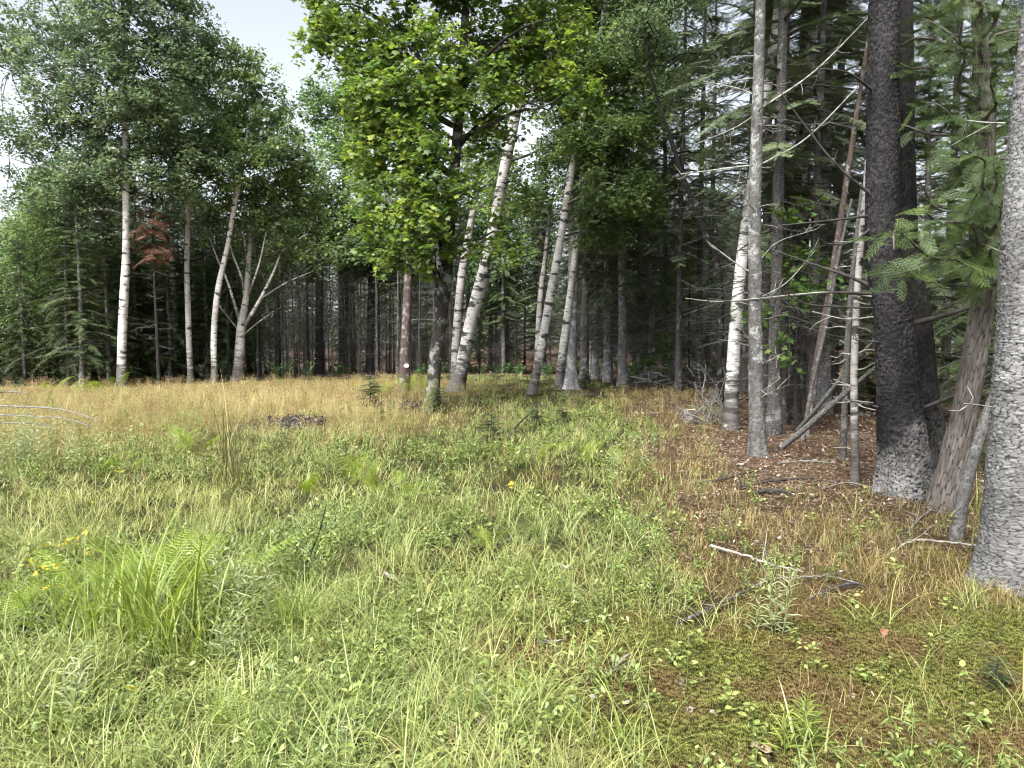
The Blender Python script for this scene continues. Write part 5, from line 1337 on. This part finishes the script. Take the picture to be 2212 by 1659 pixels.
def stalk_plant(name, px, py, label, cat, group, seed, n, h, leaf, lmat, lsize, nleaf, flower=0, lean=.2, base_r=.06, smat='herb', one_by_one=True):
    """upright stems with leaves; each stem a part, flower heads its sub-parts"""
    rng = np.random.default_rng(seed); b = on_ground(px, py); r = empty(name, b, label, cat, group)
    for k in range(n):
        hh = h * rng.uniform(.7, 1.15); phi = rng.uniform(0, 6.28); u = np.array([math.cos(phi), math.sin(phi), 0]) * lean * rng.uniform(.2, 1)
        p0 = np.array([rng.normal(0, base_r), rng.normal(0, base_r), -.02]); e = p0 + u * hh + [0, 0, hh]
        g = Geo(); V, Q, _ = tube(crooked(p0, e, rng, .02, 2), [.0035, .003, .0025, .0018], 4); g.add(V, Q, .35)
        t = np.linspace(.12, 1, nleaf); pos = p0 + (e - p0) * t[:, None]
        az = np.arange(nleaf) * 2.4; up = rng.uniform(.2, .7, nleaf)
        y_ = np.stack([np.cos(az), np.sin(az), up], -1); y_ /= np.linalg.norm(y_, axis=1)[:, None]
        x_ = np.cross(y_, [0, 0, 1.0]); x_ /= np.linalg.norm(x_, axis=1)[:, None]
        V, Fc = stamp(*leaf, pos, np.stack([x_, y_, np.cross(x_, y_)], -1), lsize * rng.uniform(.7, 1.2, nleaf) * (1.1 - .6 * t ** 3))
        g.add(V, Fc, np.repeat(rng.normal(.55, .17, nleaf), len(leaf[0])))
        s = child('stem', g.mesh('stem', [M[lmat]]), r)
        for q in range(flower):
            o = obj('flower', flowers[(k + q) % 3], s); o.location = tuple(e + rng.normal(0, .03, 3) * [1, 1, .4] + [0, 0, .01]); o.rotation_euler = (rng.normal(0, .4), rng.normal(0, .4), rng.uniform(0, 6)); o.scale = (.8,) * 3
            KIDS.setdefault(s.name, []).append(o)
    return r
GY_ = 'yellow-flowered weeds in the meadow'
for k, (px, py, h, n, fl_, lab) in enumerate([(185, 1300, .42, 4, 3, 'yellow-flowered weed with the largest flower cluster, beside the ferns'), (95, 1345, .4, 3, 3, 'yellow-flowered weed left of the largest flower cluster'), (110, 1390, .38, 2, 2, 'yellow-flowered weed lower left of the largest cluster'), (195, 1150, .4, 2, 2, 'yellow-flowered weed alone behind the fern group'), (262, 1095, .4, 1, 2, 'single yellow flower stalk beside the tall plume grass'),
    (1107, 1120, .35, 2, 2, 'yellow-flowered weed alone in the middle of the clearing'), (305, 1590, .22, 1, 2, 'single yellow flower low at the bottom of the near grass'), (10, 1385, .32, 1, 2, 'yellow flower at the very left edge')]):
    stalk_plant('yellow_flower_plant', px, py, lab, 'flower', GY_, 780 + k, n, h, LANCE_LEAF, 'herb', .05, 14, fl_)
GP = 'pale narrow-leaved herbs in the meadow'
for k, (px, py, h, n, lab) in enumerate([(480, 1330, .5, 6, 'pale willow-leaved herb stand right of the broad grass tussock'), (560, 1350, .45, 4, 'pale willow-leaved herb beside the fine green tussock'), (500, 1450, .34, 5, 'pale willow-leaved herb below the broad grass tussock'), (1690, 1380, .52, 3, 'tall whitish narrow-leaved herb standing over the black branch'),
    (1640, 1370, .3, 2, 'short whitish narrow-leaved herb beside the tall one'), (745, 1660, .22, 3, 'pale narrow-leaved herb at the lower edge, left half'), (1715, 1640, .26, 4, 'bright narrow-leaved herb at the lower edge in the moss'), (170, 1560, .3, 4, 'pale narrow-leaved herb at the lower left'), (1385, 1010, .45, 5, 'greyish white-topped herb toward the lichened fir'), (1330, 1030, .4, 4, 'greyish white-topped herb beside the dull fern'),
    (1050, 1560, .2, 2, 'short pale herb in the near grass before the moss')]):
    stalk_plant('narrow_leaved_herb', px, py, lab, 'herb', GP, 800 + k, n, h, LANCE_LEAF, 'bright_blade' if 'bright' in lab else 'pale_herb', .085 if h > .25 else .06, 24)
for k, (px, py, lab) in enumerate([(30, 1010, 'grey-green bushy herb at the left edge under the dead branches'), (95, 1005, 'grey-green bushy herb right of the left-edge one')]):
    stalk_plant('bushy_herb', px, py, lab, 'herb', 'grey-green bushy herbs', 815 + k, 16, .62, LANCE_LEAF, 'pale_herb', .10, 30, base_r=.22, lean=.35)
# dark twiggy small-leaved bush in the near meadow
broadleaf('small_leaved_bush', 'dark-stemmed small-leaved bush right of the largest fern', 'shrub', None, [(650, 1270, 7), (660, 1220, 5), (690, 1150, 4), (705, 1090, 2)],
          [(690, 1150, 50, 55, .05), (640, 1190, 50, 40, 0), (600, 1170, 40, 40, 0), (715, 1200, 30, 40, 0)], M['dark_bark'], M['herb'], OVAL_LEAF, .026, seed=821, cover=.5, clump=.09, flare=.1, seg=6, twig_r=.22, limbs=False)
# leafy seedlings over the moss
seed_leaf = [mesh_np('leaf', OVAL_LEAF[0] * [1.25, 1, 1], OVAL_LEAF[1], np.full(7, t_), None, [M['herb']]) for t_ in (.45, .65, .9)]
GSd = 'leafy seedlings scattered over the moss'
marks = [(1500, 1420, 'under the black-and-white branch'), (1720, 1420, 'below the tall whitish herb'), (1850, 1330, 'beside the dark mossy stick'), (1480, 1500, 'in the moss left of the tan bark piece'), (1560, 1560, 'above the tan bark piece'), (1630, 1590, 'right of the tan bark piece'), (1760, 1480, 'in the middle of the moss'), (1880, 1500, 'in the rusty moss'),
         (2000, 1440, 'in the rusty moss toward the pale scaly trunk'), (2080, 1520, 'in the rusty moss near the right edge'), (2150, 1600, 'at the lower right corner'), (1960, 1620, 'beside the white scrap'), (1700, 1090, 'in the litter before the dead stems'), (1600, 1160, 'before the pale fallen branch'), (1750, 1150, 'before the black spruce foot'), (1850, 1180, 'between black spruce and pale scaly trunk'),
         (1930, 1250, 'before the leaning cedar'), (2050, 1330, 'below the pale scaly trunk'), (1250, 1480, 'at the edge of the moss by the white stick'), (1180, 1600, 'in the near grass beside the moss'), (1050, 1500, 'in the near grass left of the white scraps'), (820, 1480, 'in the near grass among the fine tufts'), (760, 1560, 'beside the small yellow-green fern'), (1400, 1290, 'before the pale fallen branch, in the short grass'), (1020, 1350, 'in the meadow beside the half-buried white stick'), (1870, 1085, 'at the foot of the black spruce')]
for k, (px, py, wh) in enumerate(marks):
    rng = np.random.default_rng(840 + k); b = on_ground(px, py); h = rng.uniform(.09, .2)
    r = empty('leafy_seedling', b, 'small leafy green seedling ' + wh, 'seedling', GSd)
    g = Geo(); e = np.array([rng.normal(0, .02), rng.normal(0, .02), h]); V, Q, _ = tube(np.array([[0, 0, -.02], e * .5 + [.004, 0, 0], e]), [.003, .0024, .0015], 4); g.add(V, Q, .3)
    child('stem', g.mesh('stem', [M['herb']]), r)
    for q in range(rng.integers(12, 20)):
        t_ = rng.uniform(.3, 1); o = child('leaf', seed_leaf[q % 3], r); o.location = tuple(e * t_ + np.array([rng.normal(0, .022), rng.normal(0, .022), 0])); sc = rng.uniform(.022, .046)
        o.scale = (sc, sc, sc); o.rotation_euler = (rng.uniform(-.1, .6), rng.normal(0, .25), q * 2.4)
# spruce seedlings
seedling = conifer_parts(.6, .012, .04, .2, 850, M['dark_bark'], M['cedar_leaf'], dead='dark_bare_twig', dead_n=0, spacing=.05, per=6, twl=.085, droop=.2, bend=.02, tw_step=.035)
first = None
for k, (px, py, s, lab) in enumerate([(800, 878, 1.05, 'small dark spruce seedling left of the maple foot'), (945, 892, .85, 'spruce seedling pressed against the maple foot'), (1060, 960, .75, 'small spruce seedling in the grass before the leaning birches'), (1160, 935, .8, 'loose spruce seedling beside the bent dark twig'), (1265, 845, 1.0, 'thin spruce seedling right of the grey rooted trunk'),
    (822, 905, .35, 'tiny spruce seedling in front of the dark one by the maple'), (2150, 1500, .3, 'tiny grey-green conifer seedling near the right edge'), (1215, 915, .6, 'low spruce seedling right of the bent dark twig')]):
    b = on_ground(px, py)
    if first is None: first = conifer('spruce_seedling', lab, 'seedling', 'spruce seedlings in the clearing', b, seedling, .3, s)
    else: copy_tree(first, b, k * 1.3, s, lab)

# fallen sticks and branches
def stick(name, pts, mat, label, cat, seed, twigs=0, lift=.03, group=None, k=.02):
    rng = np.random.default_rng(seed); P, R = [], []
    for px, py, w in pts:
        b = on_ground(px, py); b[2] += lift + w / 2 * b[1] / F * .6; P.append(b); R.append(w / 2 * b[1] / F)
    P = np.array(P); base = P[0].copy(); g = Geo()
    C, r = catmull(P, np.array(R), .02); C = C + rng.normal(0, .0025, C.shape); V, Q, uv = tube(C, r * rng.uniform(.85, 1.15, len(r)), 7); g.add(V, Q, .5, uv)
    for e in (0, -1):
        ring = V.reshape(len(C), 8, 3)[e][:-1]; c = ring.mean(0); g.add(np.vstack([ring, c]), np.array([(i, (i + 1) % 7, 7) for i in range(7)]), .5)
    for _ in range(twigs):
        i = rng.integers(len(C) // 5, len(C) - 1); d = rng.normal(0, 1, 3); d[2] = abs(d[2]) * .5; d /= np.linalg.norm(d); L = rng.uniform(.08, .3)
        limb_geo(g, np.array([C[i], C[i] + d * L * .5 + rng.normal(0, .01, 3), C[i] + d * L]), [.004, .003, .0015], 4, .05)
    o = obj(name, g.mesh(name, [mat], True, base), None, base)
    return tag(o, label, cat, group)
ww, bw, dt, dk = M['white_wood'], M['black_wood'], M['dead_twig'], M['dark_twig']
GB = 'fallen sticks on the near ground'
for k, (pts, mat, lab, tw_) in enumerate([
    ([(1535, 1190, 7), (1600, 1208, 6), (1660, 1228, 5), (1735, 1246, 3)], ww, 'pale bleached branch lying across the thin grass', 2),
    ([(1462, 1362, 7), (1520, 1336, 9), (1560, 1318, 6), (1610, 1290, 6), (1665, 1262, 4)], bw, 'black and white rotten branch lying in the moss', 3),
    ([(1738, 1312, 4), (1790, 1286, 7), (1845, 1272, 6), (1870, 1278, 3)], bw, 'short dark mossy stick right of the tall whitish herb', 1),
    ([(1930, 1202, 3), (1955, 1184, 4), (1990, 1176, 5), (2050, 1182, 5), (2118, 1190, 7)], ww, 'thin pale arched stick ending at the pale scaly trunk', 2),
    ([(1640, 1263, 4), (1720, 1258, 4), (1790, 1256, 3), (1860, 1272, 3)], dt, 'thin grey stick between the two dark branches', 2),
    ([(1312, 1478, 7), (1335, 1450, 8), (1362, 1424, 7)], ww, 'short straight white stick in the near moss', 1),
    ([(832, 1252, 9), (850, 1262, 10), (872, 1274, 7)], ww, 'short thick white stick half hidden in the meadow', 0),
    ([(1178, 1238, 9), (1200, 1234, 12), (1235, 1240, 7)], bw, 'dark and pale chunk of rotten wood in the meadow', 1),
    ([(1420, 1216, 4), (1450, 1212, 5), (1480, 1208, 3)], bw, 'dark twig left of the pale bleached branch', 1),
    ([(1590, 1060, 5), (1680, 1045, 6), (1760, 1040, 4)], dk, 'dark stick in the litter before the dead stems', 3),
    ([(1640, 1072, 8), (1670, 1068, 10), (1705, 1072, 6)], dk, 'thick dark stick end in the litter', 2),
    ([(1500, 1052, 4), (1570, 1040, 5), (1640, 1022, 3)], dk, 'thin dark stick at the edge of the litter', 3),
    ([(1680, 1008, 5), (1740, 1003, 5), (1800, 1006, 3)], dt, 'grey stick behind the lichened fir foot', 3),
    ([(1780, 1062, 4), (1830, 1050, 4), (1890, 1062, 3)], dt, 'grey stick before the black spruce foot', 2),
    ([(1170, 1395, 5), (1190, 1398, 4), (1222, 1394, 3)], ww, 'short white stick in the brown gap of the near moss', 0),
    ([(2010, 1110, 4), (1985, 1130, 3), (1960, 1160, 2)], dt, 'thin grey twig at the cedar foot', 2)]):
    stick('fallen_branch', pts, mat, lab, 'stick', 860 + k, tw_, group=GB)
stick('bent_twig', [(1098, 972, 5), (1108, 950, 4), (1128, 925, 4), (1150, 905, 3)], dk, 'bent dark twig sticking out of the grass before the leaning birches', 'stick', 880, 4, .12)
for k, (pts, lab) in enumerate([([(-40, 912, 5), (60, 915, 5), (130, 922, 4), (220, 950, 2)], 'upper pale dead branch arching in from the left edge'), ([(-30, 935, 4), (50, 938, 4), (140, 945, 3), (200, 965, 2)], 'middle pale dead branch at the left edge'), ([(-40, 958, 4), (40, 955, 4), (110, 962, 3)], 'lowest pale dead branch at the left edge'), ([(-30, 880, 5), (20, 876, 4), (60, 878, 2)], 'short bleached branch on the grass at the left edge')]):
    stick('dead_branch', [(x_, y_, w_ * .7) for x_, y_, w_ in pts], M['dead_twig'], lab, 'stick', 885 + k, 5, .28, 'dead branches at the left edge')
# scraps: bark pieces, dead leaves
def scrap(seed, L, W, mat, curl=.4):
    rng = np.random.default_rng(seed); n_ = 7; u = np.linspace(-1, 1, n_); Vs = []
    for a in u:
        for b_ in u:
            wd = W * math.sqrt(max(0, 1 - .75 * a * a)) * (1 + .18 * math.sin(5 * a + seed)); Vs.append((a * L + rng.normal(0, .02) * L, b_ * wd, curl * W * (b_ * b_ + .3 * a * a) + rng.normal(0, .02) * W))
    top = np.array(Vs); bot = top - [0, 0, .004]; V = np.vstack([top, bot]); m_ = n_ * n_
    q = np.array([(i * n_ + j, i * n_ + j + 1, (i + 1) * n_ + j + 1, (i + 1) * n_ + j) for i in range(n_ - 1) for j in range(n_ - 1)])
    ed = [i for i in range(n_)] + [i * n_ + n_ - 1 for i in range(1, n_)] + [m_ - 2 - i for i in range(n_ - 1)] + [i * n_ for i in range(n_ - 2, 0, -1)]
    sq = np.array([(ed[i], ed[(i + 1) % len(ed)], ed[(i + 1) % len(ed)] + m_, ed[i] + m_) for i in range(len(ed))])
    g = Geo(); g.add(V, np.vstack([q, q[:, ::-1] + m_, sq])); return g.mesh('scrap', [mat], True)
M['tan'] = plain('tan_bark', [(.3, (.30, .22, .14)), (.7, (.50, .41, .29))], 30)
M['pale'] = plain('bleached_scrap', [(.3, (0.168, 0.157, 0.146)), (.7, (0.325, 0.314, 0.297))], 30)
M['red_leaf'] = plain('red_dead_leaf', [(.3, (.22, .08, .05)), (.7, (.36, .16, .11))], 30)
for k, (px, py, L, W, mat, nm, lab) in enumerate([(1645, 1638, .04, .032, 'tan', 'bark_piece', 'curled tan bark piece at the lower edge'), (2015, 1626, .025, .02, 'pale', 'bark_piece', 'crumpled white scrap near the lower right corner'), (1172, 1400, .028, .012, 'pale', 'bark_piece', 'white scrap in the brown gap of the near moss'), (1470, 1490, .02, .018, 'pale', 'bark_piece', 'white scrap right of the straight white stick'),
    (1355, 1535, .018, .016, 'pale', 'bark_piece', 'white scrap below the straight white stick'), (1395, 1545, .02, .015, 'pale', 'bark_piece', 'pair-like white scrap beside the lower moss'), (1490, 1550, .02, .015, 'pale', 'bark_piece', 'white scrap in the lower moss left of the tan piece'), (1540, 1555, .015, .012, 'pale', 'bark_piece', 'tiny white scrap in the lower moss'),
    (1910, 1380, .03, .02, 'red_leaf', 'dead_leaf', 'reddish dead leaf in the rusty moss'), (1265, 1355, .03, .02, 'pale', 'bark_piece', 'pale scrap beside the brown gap'), (1040, 1575, .025, .015, 'pale', 'bark_piece', 'pale curled scrap in the near grass'), (1000, 1460, .016, .01, 'pale', 'bark_piece', 'small pale scrap in the near grass'), (1840, 1520, .018, .015, 'tan', 'dead_leaf', 'tan dead leaf in the rusty moss'),
    (1700, 990, .05, .03, 'tan', 'dead_leaf', 'large tan dead leaf in the litter by the fir foot'), (1760, 1000, .05, .03, 'tan', 'dead_leaf', 'tan dead leaf in the litter before the leaning poles'), (1600, 1010, .05, .03, 'pale', 'dead_leaf', 'pale dead leaf in the litter left of the fir foot'), (1730, 1075, .04, .03, 'tan', 'dead_leaf', 'tan dead leaf in the litter near the dead stems'), (1280, 1520, .018, .012, 'pale', 'bark_piece', 'small pale scrap left of the lower moss')]):
    b = on_ground(px, py); b[2] += .03
    o = obj(nm, scrap(900 + k, L, W, M[mat]), None, b); o.rotation_euler = (.25 * math.sin(k), .3 * math.cos(2 * k), k * 1.7); tag(o, lab, 'bark piece' if nm == 'bark_piece' else 'dead leaf', 'scraps on the near ground')

# stump, brush pile, bare shrub
b = on_ground(1490, 912); r = empty('tree_stump', b, 'small pale-cut stump in the grass before the brush pile', 'stump')
P = np.array([[0, 0, -.15], [0, 0, .02], [.01, 0, .22]]); child('bark', trunk_mesh(P, np.array([.13, .11, .095]), np.zeros(3), [M['red_bark']], 14, .04, .5, .05, 931), r)
a = np.linspace(0, 2 * math.pi, 15)[:-1]; V = np.stack([.01 + .094 * np.cos(a), .094 * np.sin(a), .222 + .012 * np.cos(a * 2)], -1); V = np.vstack([V, [[.01, 0, .225]]])
child('cut_face', mesh_np('cut_face', V, np.array([(i, (i + 1) % 14, 14) for i in range(14)]), None, None, [M['tan']]), r)
b = on_ground(1440, 838); r = empty('brush_pile', b, 'tangled grey brush pile at the wood edge below the spruces', 'brush pile'); rng = np.random.default_rng(940)
for k in range(34):
    c = np.array([rng.uniform(-.95, .85), rng.uniform(-.5, .6), rng.uniform(.03, .4)]); d = rng.normal(0, 1, 3); d[2] *= .35; d /= np.linalg.norm(d); L = rng.uniform(.4, 1.3)
    g = Geo(); limb_geo(g, crooked(c - d * L / 2, c + d * L / 2, rng, .05, 2), np.linspace(rng.uniform(.012, .03), .006, 4), 5, .1)
    for _ in range(4):
        q = c + d * L * rng.uniform(-.3, .5); w = rng.normal(0, 1, 3); w /= np.linalg.norm(w); limb_geo(g, np.array([q, q + w * rng.uniform(.1, .35)]), [.005, .002], 3, .2)
    child('branch', g.mesh('branch', [dt if k % 3 else dk], True), r)
for k, (px, py, lab) in enumerate([(1530, 915, 'leafless grey twiggy shrub before the scarred white birch'), (1565, 880, 'leafless twiggy shrub behind the scarred white birch')]):
    b = on_ground(px, py); r = empty('bare_shrub', b, lab, 'shrub', 'leafless shrubs at the wood edge'); rng = np.random.default_rng(950 + k)
    for q in range(16):
        phi = rng.uniform(0, 6.28); e = np.array([math.cos(phi) * rng.uniform(.2, .9), math.sin(phi) * rng.uniform(.1, .6), rng.uniform(.25, 1.0)]); g = Geo()
        B = crooked(np.array([rng.normal(0, .05), rng.normal(0, .05), -.03]), e, rng, .09, 3); C, rr = limb_geo(g, B, np.linspace(.010, .003, 5), 4, .08)
        for _ in range(6):
            i = rng.integers(len(C) // 3, len(C)); w = rng.normal(0, 1, 3); w /= np.linalg.norm(w); limb_geo(g, np.array([C[i], C[i] + w * rng.uniform(.08, .3)]), [.0035, .0016], 3, .1)
        child('branch', g.mesh('branch', [dt], True), r)
M['chips'] = leaf_mat('dark_wood_chip', [(.1, (.02, .015, .012)), (.6, (.06, .046, .036)), (.95, (.22, .18, .14))], 0, rough=.8)
# wood chips on bare patches
for k, (x0, x1, y0, y1, n_, lab) in enumerate([(535, 715, 905, 924, 520, 'dark wood chips and bark crumbs on a bare strip in the tawny grass'), (815, 915, 868, 888, 420, 'wood chips scattered on bare soil left of the maple foot'), (1190, 1290, 842, 862, 300, 'brown crumbs and needles round the grey rooted trunk')]):
    rng = np.random.default_rng(960 + k); g = Geo()
    for _ in range(n_):
        u = rng.normal(0, .33, 2).clip(-1, 1); b = on_ground((x0 + x1) / 2 + u[0] * (x1 - x0) / 2, (y0 + y1) / 2 + u[1] * (y1 - y0) / 2) if _ < 60 else None
        if b is None: b = keep[rng.integers(len(keep))] + np.array([rng.normal(0, .2), rng.normal(0, .35), 0]); b[2] = float(ground_z(b[0], b[1]))
        elif _ == 0: keep = []
        if _ < 60: keep.append(b.copy())
        L, W, H = rng.uniform(.02, .075), rng.uniform(.008, .028), rng.uniform(.004, .012)
        V = np.array([(sx_ * L, sy_ * W, sz_ * H) for sx_ in (-1, 1) for sy_ in (-1, 1) for sz_ in (-1, 1)]) * rng.uniform(.7, 1.2, (8, 1)) / 1.6
        Mx = rot_from(rng.normal(0, .35, (1, 3)) + [0, 0, 1], rng.uniform(0, 6.28, 1))[0]
        g.add(V @ Mx.T + b + [0, 0, .01 + rng.uniform(0, .025)], np.array([(0, 1, 3, 2), (4, 6, 7, 5), (0, 4, 5, 1), (2, 3, 7, 6), (0, 2, 6, 4), (1, 5, 7, 3)]), rng.normal(.4, .3))
    tag(obj('wood_chips', g.mesh('wood_chips', [M['chips']])), lab, 'wood chips', kind='stuff')

# ------------------------------------------------------------------ labels: alike neighbours are told apart by their order
bpy.context.view_layer.update()
same = {}
for o in SC.objects:
    if o.parent is None and o.get('label') and o.get('group') and o.get('kind') is None: same.setdefault(o['label'], []).append(o)
ORD = ['first', 'second', 'third', 'fourth', 'fifth', 'sixth', 'seventh', 'eighth', 'ninth', 'tenth', 'eleventh', 'twelfth']
for lab, os_ in same.items():
    if len(os_) < 2 or len(os_) > 12: continue
    os_.sort(key=lambda o: o.location.x / max(1, o.location.y))
    for k, o in enumerate(os_): o['label'] = '%s, %s from left' % (lab, ORD[k])
